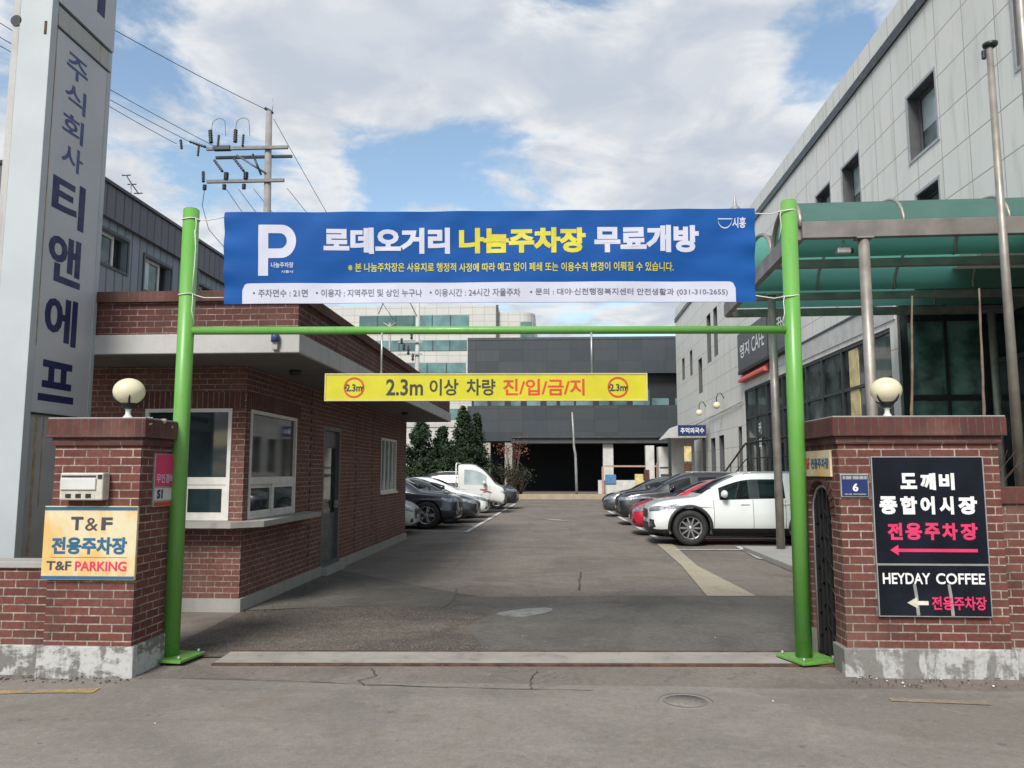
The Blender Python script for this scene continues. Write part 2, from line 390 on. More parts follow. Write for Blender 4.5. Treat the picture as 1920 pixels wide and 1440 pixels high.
def poly_sheet():
    """green polycarbonate roof sheet: tinted, lets daylight through"""
    s = NT('polycarbonate')
    n = s.noise(s.obj(), 1.3, 5, .6)
    c = s.mix(s.ramp(n, .35, .7), (.13, .24, .22), (.17, .285, .265))
    s.put(s.b.inputs['Base Color'], c); s.b.inputs['Roughness'].default_value = .35
    tr = s.N.new('ShaderNodeBsdfTranslucent'); s.put(tr.inputs[0], (.17, .47, .375))
    ms = s.N.new('ShaderNodeMixShader'); ms.inputs[0].default_value = .6
    s.L.new(s.b.outputs[0], ms.inputs[1]); s.L.new(tr.outputs[0], ms.inputs[2])
    s.L.new(ms.outputs[0], s.N['Material Output'].inputs['Surface'])
    MATS['polycarbonate'] = s.m
poly_sheet()
def grain(name):
    return MATS[name]

# ------------------------------------------------------------------ objects
INV = {}
def tag(o, label=None, cat=None, group=None, kind=None):
    if label: o['label'] = label
    if cat: o['category'] = cat
    if group: o['group'] = group
    if kind: o['kind'] = kind
    return o
def thing(name, label, cat, loc=(0, 0, 0), rz=0.0, group=None):
    o = bpy.data.objects.new(name, None); COL.objects.link(o)
    o.location = loc; o.rotation_euler = (0, 0, rz); o.empty_display_size = .1
    INV[o.name] = (Matrix.Translation(loc) @ Matrix.Rotation(rz, 4, 'Z')).inverted()
    return tag(o, label, cat, group)
def link(name, me, parent=None, local=False, mat=None):
    o = bpy.data.objects.new(name, me); COL.objects.link(o)
    if mat is not None:
        me.materials.clear(); me.materials.append(MATS[mat] if isinstance(mat, str) else mat)
    if parent is not None:
        o.parent = parent; inv = INV[parent.name]; INV[o.name] = inv
        if not local: me.transform(inv)
    else:
        INV[o.name] = Matrix()
    return o

class B:
    """collects shapes for one mesh (world coordinates unless told otherwise)"""
    def __init__(s): s.bm = bmesh.new()
    def box(s, x0, x1, y0, y1, z0, z1, bev=0.0, M=None):
        vs = [s.bm.verts.new((x, y, z)) for x in (x0, x1) for y in (y0, y1) for z in (z0, z1)]
        f = [(0, 1, 3, 2), (4, 6, 7, 5), (0, 4, 5, 1), (2, 3, 7, 6), (0, 2, 6, 4), (1, 5, 7, 3)]
        fs = [s.bm.faces.new([vs[i] for i in q]) for q in f]
        if bev:
            es = list({e for fc in fs for e in fc.edges})
            r = bmesh.ops.bevel(s.bm, geom=es, offset=bev, segments=2, affect='EDGES', profile=.5)
            vs = list({v for fc in r['faces'] for v in fc.verts} | {v for v in vs if v.is_valid})
        if M is not None: bmesh.ops.transform(s.bm, matrix=M, verts=[v for v in vs if v.is_valid])
        return s
    def cyl(s, p0, p1, r0, r1=None, n=14, caps=True):
        p0, p1 = Vector(p0), Vector(p1); r1 = r0 if r1 is None else r1
        z = (p1 - p0).normalized(); a = Vector((1, 0, 0)) if abs(z.x) < .9 else Vector((0, 1, 0))
        u = z.cross(a).normalized(); w = z.cross(u)
        ra, rb = [], []
        for i in range(n):
            t = 2 * math.pi * i / n; d = u * math.cos(t) + w * math.sin(t)
            ra.append(s.bm.verts.new(p0 + d * r0)); rb.append(s.bm.verts.new(p1 + d * r1))
        for i in range(n):
            j = (i + 1) % n; f = s.bm.faces.new((ra[j], ra[i], rb[i], rb[j])); f.smooth = True
        if caps:
            s.bm.faces.new(ra); s.bm.faces.new(rb[::-1])
        return s
    def tube(s, pts, r, n=8):
        """one continuous tube along a polyline"""
        pts = [Vector(p) for p in pts]; rings = []
        up = None
        for k, p in enumerate(pts):
            d = (pts[min(k + 1, len(pts) - 1)] - pts[max(k - 1, 0)]).normalized()
            if up is None:
                a = Vector((0, 0, 1)) if abs(d.z) < .9 else Vector((1, 0, 0)); up = d.cross(a).normalized()
            up = (up - d * up.dot(d)).normalized(); w = d.cross(up)
            rr = r[k] if isinstance(r, (list, tuple)) else r
            rings.append([s.bm.verts.new(p + (up * math.cos(2 * math.pi * i / n) + w * math.sin(2 * math.pi * i / n)) * rr) for i in range(n)])
        for A, Bq in zip(rings, rings[1:]):
            for i in range(n):
                j = (i + 1) % n; f = s.bm.faces.new((A[i], A[j], Bq[j], Bq[i])); f.smooth = True
        s.bm.faces.new(rings[0][::-1]); s.bm.faces.new(rings[-1])
        return s
    def lathe(s, prof, c=(0, 0, 0), axis='Z', n=24, caps=True):
        """revolve (radius, height) pairs about an axis through c"""
        c = Vector(c); rings = []
        for r, h in prof:
            ring = []
            for i in range(n):
                t = 2 * math.pi * i / n; a, b = r * math.cos(t), r * math.sin(t)
                ring.append(s.bm.verts.new(c + (Vector((a, b, h)) if axis == 'Z' else Vector((a, h, b)) if axis == 'Y' else Vector((h, a, b)))))
            rings.append(ring)
        for A, Bq in zip(rings, rings[1:]):
            for i in range(n):
                j = (i + 1) % n; f = s.bm.faces.new((A[i], A[j], Bq[j], Bq[i])); f.smooth = True
        if caps: s.bm.faces.new(rings[0][::-1]); s.bm.faces.new(rings[-1])
        return s
    def prism(s, pts, d):
        """polygon pushed along the vector d"""
        d = Vector(d); a = [s.bm.verts.new(p) for p in pts]; b = [s.bm.verts.new(Vector(p) + d) for p in pts]
        s.bm.faces.new(a); s.bm.faces.new(b[::-1])
        for i in range(len(a)):
            j = (i + 1) % len(a); s.bm.faces.new((a[j], a[i], b[i], b[j]))
        return s
    def face(s, pts):
        s.bm.faces.new([s.bm.verts.new(p) for p in pts]); return s
    def grid(s, fn, nu, nv, smooth=True):
        vs = [[s.bm.verts.new(fn(i / nu, j / nv)) for j in range(nv + 1)] for i in range(nu + 1)]
        for i in range(nu):
            for j in range(nv):
                f = s.bm.faces.new((vs[i][j], vs[i + 1][j], vs[i + 1][j + 1], vs[i][j + 1])); f.smooth = smooth
        return s
    def frame(s, o, U, V, w, h, t, dep):
        """rectangular frame ring: origin o, unit U/V, outer w*h, bar t, pushed dep along U x V"""
        o, U, V = Vector(o), Vector(U), Vector(V); W = U.cross(V) * dep
        def P(a, b): return o + U * a + V * b
        s.prism([P(0, 0), P(w, 0), P(w, t), P(0, t)], W); s.prism([P(0, h - t), P(w, h - t), P(w, h), P(0, h)], W)
        s.prism([P(0, t), P(t, t), P(t, h - t), P(0, h - t)], W); s.prism([P(w - t, t), P(w, t), P(w, h - t), P(w - t, h - t)], W)
        return s
    def me(s, name):
        bmesh.ops.recalc_face_normals(s.bm, faces=s.bm.faces)
        m = bpy.data.meshes.new(name); s.bm.to_mesh(m); s.bm.free(); return m
    def obj(s, name, mat, parent=None, local=False):
        return link(name, s.me(name), parent, local, mat)
def structure(o): o['kind'] = 'structure'; return o

def evaluated(o):
    dg = bpy.context.evaluated_depsgraph_get(); dg.update()
    return bpy.data.meshes.new_from_object(o.evaluated_get(dg), depsgraph=dg)
def cut(o, cutter_b):
    """take the cutter's shape (world coordinates) out of a mesh object"""
    cm = cutter_b.me('cutter'); cm.transform(INV[o.name])
    c = bpy.data.objects.new('cutter', cm); COL.objects.link(c)
    if o.parent: c.parent = o.parent
    bpy.context.view_layer.update()
    md = o.modifiers.new('b', 'BOOLEAN'); md.operation = 'DIFFERENCE'; md.object = c; md.solver = 'EXACT'; md.use_self = True
    me = evaluated(o); o.modifiers.clear(); o.data = me
    bpy.data.objects.remove(c)
    return o

def text(s, name, parent, fn, mat, bold=0.0, local=False, tz=.006, res=3):
    """flat lettering fitted into fn(a, b) for a, b in 0..1 (b upward); fn(a, b, n) also lifts by n metres"""
    c = bpy.data.curves.new(name, 'FONT'); c.body = s; c.size = 1; c.bevel_depth = bold; c.bevel_resolution = 0; c.resolution_u = res
    if not bold: c.extrude = .01
    o = bpy.data.objects.new(name, c); COL.objects.link(o)
    me = evaluated(o); bpy.data.objects.remove(o)
    xs = [v.co.x for v in me.vertices]; ys = [v.co.y for v in me.vertices]
    x0, x1, y0, y1 = min(xs), max(xs), min(ys), max(ys)
    bq = bmesh.new(); bq.from_mesh(me)
    bmesh.ops.delete(bq, geom=[v for v in bq.verts if v.co.z < -1e-4], context='VERTS')
    for f in bq.faces: f.smooth = False
    me = bpy.data.meshes.new(name); bq.to_mesh(me); bq.free()
    for v in me.vertices:
        v.co = fn((v.co.x - x0) / (x1 - x0), (v.co.y - y0) / (y1 - y0), .0015 + v.co.z * tz)
    return link(name, me, parent, local, mat)
def rect(o, U, V, N, x0, x1, y0, y1):
    """text frame on a plane with origin o: x along U, y along V, metres"""
    o, U, V, N = Vector(o), Vector(U), Vector(V), Vector(N)
    return lambda a, b, n: o + U * (x0 + (x1 - x0) * a) + V * (y0 + (y1 - y0) * b) + N * n
XZ = ((1, 0, 0), (0, 0, 1), (0, -1, 0))     # plane facing the street
YZP = ((0, -1, 0), (0, 0, 1), (-1, 0, 0))   # plane facing -X, read with u toward the street
YZL = ((0, 1, 0), (0, 0, 1), (1, 0, 0))     # plane facing +X, u away from the street

# ------------------------------------------------------------------ ground
def sheet(name, mat, pts, z, kind='structure'):
    o = B().face([(x, y, z) for x, y in pts]).obj(name, mat); o['kind'] = kind; return o
sheet('ground', 'lot_asphalt', [(-400, -300), (400, -300), (400, 600), (-400, 600)], -.016)
def wavy(x0, x1, ya, yb, n, amp, seed):
    rnd = random.Random(seed)
    top = [(x0 + (x1 - x0) * i / n, yb + rnd.uniform(-amp, amp)) for i in range(n + 1)]
    return [(x0, ya), (x1, ya)] + top[::-1]
sheet('road', 'road_asphalt', wavy(-40, 40, -9, 6.30, 160, .03, 1), -.004)
sheet('gateway_asphalt', 'lot_asphalt', [(-3.4, 6.2), (2.4, 6.2), (2.5, 7.0), (-3.4, 6.75)], -.008)
sheet('gravel_apron', 'gravel_asphalt', [(-3.6, 7.05), (-.62, 7.2), (-.66, 7.6), (-.95, 8.6), (-.75, 9.3), (-1.35, 9.8), (-2.6, 9.75), (-3.7, 9.3)], -.004)
sheet('patched_asphalt', 'patch_asphalt', [(-.62, 7.2), (4.6, 7.5), (4.6, 10.84), (3.16, 10.86), (1.0, 10.8), (-.26, 10.66), (-.95, 10.55), (-1.6, 11.2),
      (-3.72, 13.4), (-3.72, 9.4), (-2.6, 9.76), (-1.35, 9.81), (-.75, 9.31), (-.95, 8.61), (-.66, 7.61)], -.0075)
o = B().box(-2.95, 2.35, 6.88, 7.30, -.03, .002, M=Matrix.Translation((0, 7.1, 0)) @ Matrix.Rotation(R(2.6), 4, 'Z') @ Matrix.Translation((0, -7.0, 0))).obj('gate_threshold', 'threshold_concrete'); structure(o)
for k, (dy, w) in enumerate(((-.245, .028), (.238, .022))):
    o = B().box(-2.95, 2.4, dy - w, dy + w, -.02, .006, .002, M=Matrix.Translation((0, 7.18, 0)) @ Matrix.Rotation(R(2.6), 4, 'Z')).obj('gate_rail', 'rust'); structure(o)
def line(name, mat, p, q, w, z=.002, jag=0):
    p, q = Vector((p[0], p[1], 0)), Vector((q[0], q[1], 0)); d = (q - p).normalized(); n = Vector((-d.y, d.x, 0)) * (w / 2)
    k = max(2, int((q - p).length / .25)); rnd = random.Random(int(p.x * 100 + p.y))
    a = [p + (q - p) * (i / k) + n * (1 + rnd.uniform(-jag, jag)) for i in range(k + 1)]
    b = [p + (q - p) * (i / k) - n * (1 + rnd.uniform(-jag, jag)) for i in range(k + 1)]
    o = B().face([(v.x, v.y, z) for v in a + b[::-1]]).obj(name, mat); return structure(o)
line('bay_line', 'line_paint', (-2.36, 21.6), (-1.90, 40.4), .13, .002, .06)
line('bay_line', 'line_paint', (2.62, 19.5), (2.35, 34.0), .13, .002, .06)
for y in (21.85, 24.2, 26.6, 29.6, 34.6): line('bay_line', 'line_paint', (-2.4, y), (-6.9, y + .15), .12)
for y in (17.0, 19.75, 22.3, 24.6, 27.6, 31.0): line('bay_line', 'line_paint', (2.6, y), (7.2, y + .1), .12)
line('bay_line', 'line_paint', (4.11, 17.8), (3.98, 15.25), .14)
line('road_edge_line', 'yellow_line', (-5.6, 5.70), (-3.46, 5.96), .11, .001, .3)
line('road_edge_line', 'yellow_faded', (2.45, 6.03), (3.12, 5.97), .10, .001, .5)
sheet('repair_strip', 'pale_patch', [(2.06, 10.78), (2.72, 10.82), (2.55, 14.2), (2.76, 18.4), (2.40, 18.4), (2.28, 14.2)], -.002)
sheet('arrow_marking', 'line_faded', [(-.40, 27.95), (.30, 27.6), (.28, 27.2), (.62, 26.3), (-.1, 27.0), (-.08, 27.2)], -.003)
_q = [(-.66, 9.31), (-.55, 9.22), (-.42, 9.15), (-.30, 9.17), (-.20, 9.27), (-.08, 9.40), (-.0, 9.55), (-.01, 9.70), (-.10, 9.75), (-.22, 9.71), (-.36, 9.65), (-.50, 9.52), (-.62, 9.40)]
o = B().prism([(x, y, -.008) for x, y in _q], (0, 0, .010)).obj('steel_cover_plate', 'worn_plate')
tag(o, 'pale irregular metal cover plate lying in the lot asphalt just past the gate', 'plate')
def crack(pts, w=.010):
    rnd = random.Random(len(pts) + int(pts[0][0] * 31)); L_, R_ = [], []
    P = []
    for a, b in zip(pts, pts[1:]):
        for i in range(6):
            t = i / 6; P.append((a[0] + (b[0] - a[0]) * t + rnd.uniform(-.011, .011), a[1] + (b[1] - a[1]) * t + rnd.uniform(-.014, .014)))
    P.append(pts[-1])
    for i, (x, y) in enumerate(P):
        q = P[min(i + 1, len(P) - 1)]; p = P[max(i - 1, 0)]; d = Vector((q[0] - p[0], q[1] - p[1], 0)).normalized()
        ww = w * rnd.uniform(.35, 1.2); L_.append((x - d.y * ww, y + d.x * ww, .0005)); R_.append((x + d.y * ww, y - d.x * ww, .0005))
    structure(B().face(L_ + R_[::-1]).obj('asphalt_crack', 'crack_dirt'))
crack([(-1.2, 11.6), (-1.37, 11.27), (-1.28, 10.26), (-1.33, 9.73)]); crack([(.47, 13.2), (.45, 13.0), (.37, 11.26)], .012)
crack([(-1.52, 6.72), (-1.44, 6.5), (-1.55, 6.35), (-1.46, 6.2)], .006); crack([(-.13, 6.72), (-.18, 6.5), (-.17, 6.16)], .007)
crack([(-.8, 6.17), (-2.0, 6.3), (-3.0, 6.36)], .006); crack([(-1.44, 6.21), (-.6, 6.18), (.3, 6.15)], .005)
crack([(-.4, 10.66), (-.9, 10.55), (-1.3, 10.75)], .01); crack([(-3.3, 9.7), (-2.6, 9.74), (-1.4, 9.8)], .006)
t = thing('manhole_cover', 'round worn manhole cover sunk in the road before the gate', 'manhole cover', (.96, 5.93, 0))
B().lathe([(.15, -.01), (.15, -.0034), (.0, -.0034)], (.96, 5.93, 0)).obj('lid', 'lid_iron', t)
B().lathe([(.20, -.01), (.20, -.0037), (.155, -.0037), (.155, -.01)], (.96, 5.93, 0), n=32).obj('collar', 'road_asphalt', t)
structure(B().box(3.98, 9, 13.4, 16.8, -.02, .10, .02).obj('pavement_island', 'concrete'))
structure(B().box(-12, 6, 47.2, 47.6, -.02, .28, .02).obj('end_kerb', 'kerb_concrete'))

def scatter(name, label, mat, areas, seed, r0, r1):
    rnd = random.Random(seed); b = B()
    for (x0, x1, y0, y1, n) in areas:
        for i in range(n):
            x, y, r = rnd.uniform(x0, x1), rnd.uniform(y0, y1), rnd.uniform(r0, r1) * rnd.choice((.6, .8, 1, 1.3))
            M = Matrix.Translation((x, y, r * .25)) @ Matrix.Rotation(rnd.uniform(0, 6.28), 4, 'Z') @ Matrix.Diagonal((1, rnd.uniform(.6, 1), .55, 1))
            bmesh.ops.create_icosphere(b.bm, subdivisions=1, radius=r, matrix=M)
    o = b.obj(name, mat); o['kind'] = 'stuff'; o['label'] = label; return o
scatter('loose_gravel', 'loose grey grit strewn over the worn asphalt inside the gate', 'worn_plate', [(-3.2, -.7, 7.35, 9.4, 420), (-3.3, 1.9, 7.32, 7.6, 160), (-3.4, 2.3, 6.5, 6.85, 130)], 5, .003, .008)
scatter('loose_gravel', 'dark grit and crumbs doubling as contact shade at the foot of the pillars and walls', 'soil', [(-7, -3.3, 6.15, 6.36, 420), (2.35, 7.0, 6.38, 6.68, 460), (-3.72, -3.3, 8.6, 12.4, 120)], 6, .003, .010)  # dark grains strewn in strips, partly standing in for contact shadow
scatter('paper_scraps', 'tiny pale litter scraps on the ground before the wide pillar', 'letter_white', [(2.5, 3.4, 6.36, 6.66, 12), (-1.5, 2.0, 7.6, 10.5, 4), (-3, 3, 5.2, 6.6, 2)], 8, .005, .010)
# ------------------------------------------------------------------ green gate
t = thing('height_limit_gate', 'bright green steel pipe gate frame spanning the lot entrance', 'gate', (-.6, 7.06, 0))
for k, (x0, y0, x1, zt) in enumerate(((-3.38, 6.95, -3.38, 4.11), (2.2, 7.18, 2.225, 4.17))):
    p = B().cyl((x0, y0, .02), (x1, y0, zt - .012), .0725, n=28)
    p.lathe([(.0725, zt - .012), (.060, zt), (.0, zt + .001)], (x1, y0, 0), n=28)
    post = p.obj('post', 'green_paint', t)
    bp = B().box(-.19, .19, -.19, .19, .012, .036, .004, M=Matrix.Translation((x0 + .03, y0, 0)) @ Matrix.Rotation(R(-8 if k == 0 else 20), 4, 'Z')).obj('base_plate', 'green_paint', post)
    for a in range(4):
        q = Matrix.Rotation(R((-8 if k == 0 else 20) + 90 * a + 45), 3, 'Z') @ Vector((.21, 0, 0))
        B().cyl((x0 + .03 + q.x, y0 + q.y, .03), (x0 + .03 + q.x, y0 + q.y, .065), .013, n=6).obj('anchor_bolt', 'galvanised', bp)
B().cyl((-3.32, 6.952, 2.945), (2.15, 7.178, 2.945), .037, n=20).obj('crossbar', 'green_paint', t)
B().box(-3.55, -3.43, 7.0, 7.02, 1.0, 1.24, .004).obj('latch_plate', 'green_paint', t)

t = thing('height_limit_sign', 'yellow strip sign barring vehicles over 2.3m, hung under the crossbar', 'sign', (-.6, 6.99, 2.29))
SU = Vector((.9992, .0405, 0)); SN = Vector((.0405, -.9992, 0)); S0 = Vector((-2.06, 6.955, 2.285)); SV = Vector((0, 0, 1))
SW, SH = 2.93, .252
M3 = Matrix((SU, -SN, SV)).transposed().to_4x4(); M3.translation = S0
B().box(.012, SW - .012, -.012, .014, .012, SH - .012, M=M3).obj('panel', 'sign_yellow', t)
b = B()
for bx in ((0, SW, -.018, .02, 0, .0115), (0, SW, -.018, .02, SH - .0115, SH), (0, .0115, -.018, .02, .0125, SH - .0125), (SW - .0115, SW, -.018, .02, .0125, SH - .0125)):
    b.box(*bx, M=M3)
b.obj('frame', 'sign_frame', t)
def spx(px): return (px - 611) / 602 * SW
def spy(py): return (749 - py) / 49 * SH
SO = S0 + SN * .0125
for s_, x0, x1, mt in (("2.3m", 726, 795, 'sign_ink'), ("이상", 807, 861, 'sign_ink'), ("차량", 876, 930, 'sign_ink'), ("진/입/금/지", 944, 1096, 'sign_red')):
    text(s_, 'lettering', t, rect(SO, SU, SV, SN, spx(x0), spx(x1), spy(739.5), spy(710)), mt, .022)
for cx in (666, 1158):
    c = SO + SU * spx(cx) + SV * spy(725)
    b = B(); ri, ro, n = .078, .094, 40
    ins, out = [], []
    for i in range(n):
        a = i / n * 6.2832; d = SU * math.cos(a) + SV * math.sin(a)
        ins.append(b.bm.verts.new(c + d * ri + SN * .003)); out.append(b.bm.verts.new(c + d * ro + SN * .003))
    for i in range(n):
        j = (i + 1) % n; b.bm.faces.new((ins[i], out[i], out[j], ins[j]))
    em = b.obj('emblem_ring', 'sign_red', t)
    text("2.3m", 'emblem_number', em, rect(SO, SU, SV, SN, spx(cx - 15), spx(cx + 15), spy(732), spy(719)), 'sign_ink', .03)
    for sg in (-1, 1):
        B().prism([c + SU * sg * .086 + SV * .012 + SN * .0045, c + SU * sg * .086 - SV * .012 + SN * .0045, c + SU * sg * .062 + SN * .0045], SN * .001).obj('emblem_arrow', 'sign_ink', em)
for px in (716, 1110):
    p = S0 + SU * spx(px)
    B().cyl((p.x, p.y, 2.285 + SH), (p.x, p.y, 2.915), .009, n=8).obj('hanger_rod', 'aluminium', t)

# ------------------------------------------------------------------ banner
BTL, BTR, BBR, BBL = Vector((-3.05, 6.93, 4.066)), Vector((1.905, 7.15, 4.094)), Vector((1.885, 7.15, 3.20)), Vector((-3.02, 6.93, 3.187))
BN = (BTR - BTL).cross(BBL - BTL).normalized()
if BN.y > 0: BN = -BN
def ban(u, v, n=0.0):
    """u across from the left edge, v down from the top edge"""
    p = BTL.lerp(BTR, u).lerp(BBL.lerp(BBR, u), v)
    w = .016 * math.sin(u * 9 + v * 2.2) * math.sin(v * math.pi) + .006 * math.sin(u * 31 + v * 5) + .004 * math.sin(v * 14 + u * 60) * (1 - v)
    e = min(u, 1 - u); w += .012 * math.exp(-e * 40) * math.sin(v * 21)
    z = -.008 * math.sin(u * math.pi) * (1 - v) + .005 * math.sin(u * math.pi) * v
    return p + BN * (w + n) + Vector((0, 0, z))
t = thing('banner', 'blue cloth banner announcing free shared parking, stretched between the green gate posts', 'banner', (-.57, 7.04, 3.19))
B().grid(lambda a, b: ban(a, b), 160, 28).obj('cloth', 'banner_blue', t)
def bu(px, py=0): return (px - 424) / 989.0
def bv(px, py): u = bu(px); return (py - (398 - 6 * u)) / (172 + 3 * u)
def btext(s_, x0, x1, y0, y1, mt, bold):
    """x0..x1 / y0 (top)..y1 (bottom) in the banner's own print coordinates"""
    def fn(a, b, n):
        px = x0 + (x1 - x0) * a; py = y1 + (y0 - y1) * b; return ban(bu(px), bv(px, py), n + .0025)
    return text(s_, 'lettering', t, fn, mt, bold, tz=.004)
def white_strip():
    def f(a, b):
        px = 458 + (1376 - 458) * a; top = 532 - 3.5 * bu(px)
        e = min(px - 458, 1376 - px); c = 0 if e > 12 else 12 - math.sqrt(max(0, 144 - (12 - e) ** 2))
        py = top + c + (569.4 - 3 * bu(px) - top - c) * b; return ban(bu(px), bv(px, py), .0015)
    return B().grid(f, 200, 8).obj('white_strip', 'banner_white', t)
ws = white_strip()
# the parking P is drawn as its own outline
def big_p():
    n = 18
    outer = [(506.5, 422), (531, 422)] + [(531 + 27.5 * math.sin(q), 453.5 - 31.5 * math.cos(q)) for q in [math.pi * i / n for i in range(1, n)]] + [(531, 485), (506.5, 485)]
    inner = [(506.5, 438), (528, 438)] + [(528 + 13 * math.sin(q), 452.5 - 14.5 * math.cos(q)) for q in [math.pi * i / n for i in range(1, n)]] + [(528, 467), (506.5, 467)]
    def V_(p): return ban(bu(p[0]), bv(*p), .0035)
    b = B()
    b.grid(lambda u, v: V_((488 + 18.5 * u, 422 + 96 * v)), 3, 10)
    for i in range(len(outer) - 1): b.face([V_(outer[i]), V_(outer[i + 1]), V_(inner[i + 1]), V_(inner[i])])
    bmesh.ops.remove_doubles(b.bm, verts=b.bm.verts, dist=.0004)
    b.obj('parking_letter', 'banner_white', t)
big_p()
btext("로데오거리", 610, 845, 427, 476, 'banner_white', .05)
btext("나눔주차장", 862, 1098, 427, 475, 'banner_yellow', .05)
btext("무료개방", 1114, 1308, 424, 475, 'banner_white', .05)
btext("※ 본 나눔주차장은 사유지로 행정적 사정에 따라 예고 없이 폐쇄 또는 이용수칙 변경이 이뤄질 수 있습니다.", 655, 1261, 493, 510, 'banner_yellow', .012)
btext("나눔주차장", 512, 554, 493, 503, 'banner_white', .02); btext("시흥시", 531, 553, 508, 513, 'banner_white', .02)
for s_, x0, x1 in (("주차면수 : 21면", 488, 580), ("이용자 : 지역주민 및 상인 누구나", 605, 793), ("이용시간 : 24시간 자율주차", 817, 976), ("문의 : 대야·신천행정복지센터 안전생활과 (031-310-2655)", 1004, 1361)):
    sh = -.0055 * (x0 - 424); sh = -2.5 * bu(x0)
    btext(s_, x0, x1, 543 + sh, 557.5 + sh, 'banner_ink', .012)
    btext("•", x0 - 10, x0 - 6, 548 + sh, 552 + sh, 'cyan_ink', .0)
def smile():
    b = B(); A_, C_ = [], []
    for i in range(13):
        a = math.pi * (.04 + .92 * i / 12); x, y = 1357 - 13 * math.cos(a), 413 + 16 * math.sin(a)
        A_.append(ban(bu(x), bv(x, y + 1.1), .003)); C_.append(ban(bu(x), bv(x, y - 1.1), .003))
    for i in range(12): b.face([A_[i], A_[i + 1], C_[i + 1], C_[i]])
    b.face([ban(bu(x), bv(x, y), .003) for x, y in ((1344, 411), (1371, 411), (1371, 413), (1344, 413))])
    b.obj('city_emblem', 'banner_white', t)
smile()
btext("시흥", 1371, 1396, 409, 429, 'banner_white', .03)
for side, x, zs in ((-1, -3.38, (4.0, 3.28)), (1, 2.21, (4.06, 3.25))):
    y = 6.95 if side < 0 else 7.18
    for i, z in enumerate(zs):
        e = ban(0 if side < 0 else 1, .06 if i == 0 else .93)
        ring = [(x + .077 * math.cos(a / 16 * 6.2832), y + .077 * math.sin(a / 16 * 6.2832), z + .006 * math.sin(a)) for a in range(17)]
        B().tube(ring, .006, 6).obj('tie_loop', 'rope', t)
        s0 = Vector((x - side * .07, y - .03, z))
        B().tube([s0, s0.lerp(e, .35) + Vector((0, 0, -.02)), s0.lerp(e, .7) + Vector((0, 0, -.01)), e], .005, 6).obj('tie_cord', 'rope', t)
        tl = s0 + Vector((0, -.02, 0))
        B().tube([tl, tl + Vector((-side * .02, -.03, -.06)), tl + Vector((-side * .01, -.02, -.16)), tl + Vector((-side * .035, -.01, -.28))], .004, 6).obj('loose_end', 'rope', t)
B().tube([(-3.30, 6.87, 3.88), (-3.28, 6.86, 3.7), (-3.29, 6.87, 3.5), (-3.3, 6.87, 3.3)], .005, 6).obj('loose_end', 'rope', t)

# ------------------------------------------------------------------ gate pillars
def pillar(name, label, x0, x1, y0, y1, ztop, plinth_z, mat='brick', pmat='plinth_paint'):
    t = thing(name, label, 'pillar', ((x0 + x1) / 2, (y0 + y1) / 2, 0))
    sh = B().box(x0, x1, y0, y1, plinth_z, ztop - .235).obj('shaft', mat, t)
    pl = B().box(x0 - .03, x1 + .03, y0 - .03, y1 + .02, -.03, plinth_z, .008)
    for v in pl.bm.verts:
        v.co.x += random.uniform(-.006, .006); v.co.y += random.uniform(-.006, .006)
    pl.obj('plinth', pmat, t)
    cp = B().box(x0 - .022, x1 + .022, y0 - .022, y1 + .022, ztop - .235, ztop - .168, .004).obj('corbel', 'brick_weathered', t)
    B().box(x0 - .055, x1 + .055, y0 - .055, y1 + .055, ztop - .168, ztop - .012, .006).obj('cap', 'brick_soldier', t)
    B().box(x0 - .05, x1 + .05, y0 - .05, y1 + .05, ztop - .012, ztop, .004).obj('cap_mortar', 'concrete', t)
    return t, sh
tl, shl = pillar('brick_pillar', 'square red brick gate pillar carrying the cream parking sign and a mailbox', -4.17, -3.43, 6.37, 7.02, 2.10, .235)
b = B()
rnd = random.Random(4)
for i in range(16):
    cx, cy, cz = -3.46 + rnd.uniform(-.05, .07), 6.42 + rnd.uniform(-.08, .42), 2.08 + rnd.uniform(-.12, .02)
    bmesh.ops.create_icosphere(b.bm, subdivisions=2, radius=rnd.uniform(.02, .045), matrix=Matrix.Translation((cx, cy, cz)) @ Matrix.Scale(.6, 4, (0, 0, 1)))
for v in b.bm.verts: v.co += Vector((rnd.uniform(-.008, .008),) * 3)
o = b.obj('cap_rubble', 'concrete', tl); o['kind'] = 'stuff'
tr, shr = pillar('brick_pillar', 'wide red brick gate pillar with black signboards and an arched niche', 2.41, 3.72, 6.72, 7.76, 2.115, .215, pmat='plinth_grey')
arch = B()
pts = [(2.2, 6.955, -.1), (2.2, 7.545, -.1), (2.2, 7.545, 1.27)] + [(2.2, 7.25 + .295 * math.cos(a), 1.27 + .295 * math.sin(a)) for a in [math.pi * i / 16 for i in range(1, 16)]] + [(2.2, 6.955, 1.27)]
arch.prism(pts, (.9, 0, 0))
cut(shr, arch)
pl = [c for c in tr.children if c.name.startswith('plinth')][0]
cut(pl, B().box(2.2, 3.1, 6.955, 7.545, -.2, .5))
# brick ring over the niche, soldier fashion
b = B()
for i in range(17):
    a = math.pi * (i + .5) / 17; M = Matrix.Translation((2.41, 7.25, 1.27)) @ Matrix.Rotation(a - math.pi / 2, 4, 'X')
    b.box(-.008, .02, -.024, .024, .30, .415, .003, M=M)
b.obj('arch_ring', 'brick_weathered', tr)

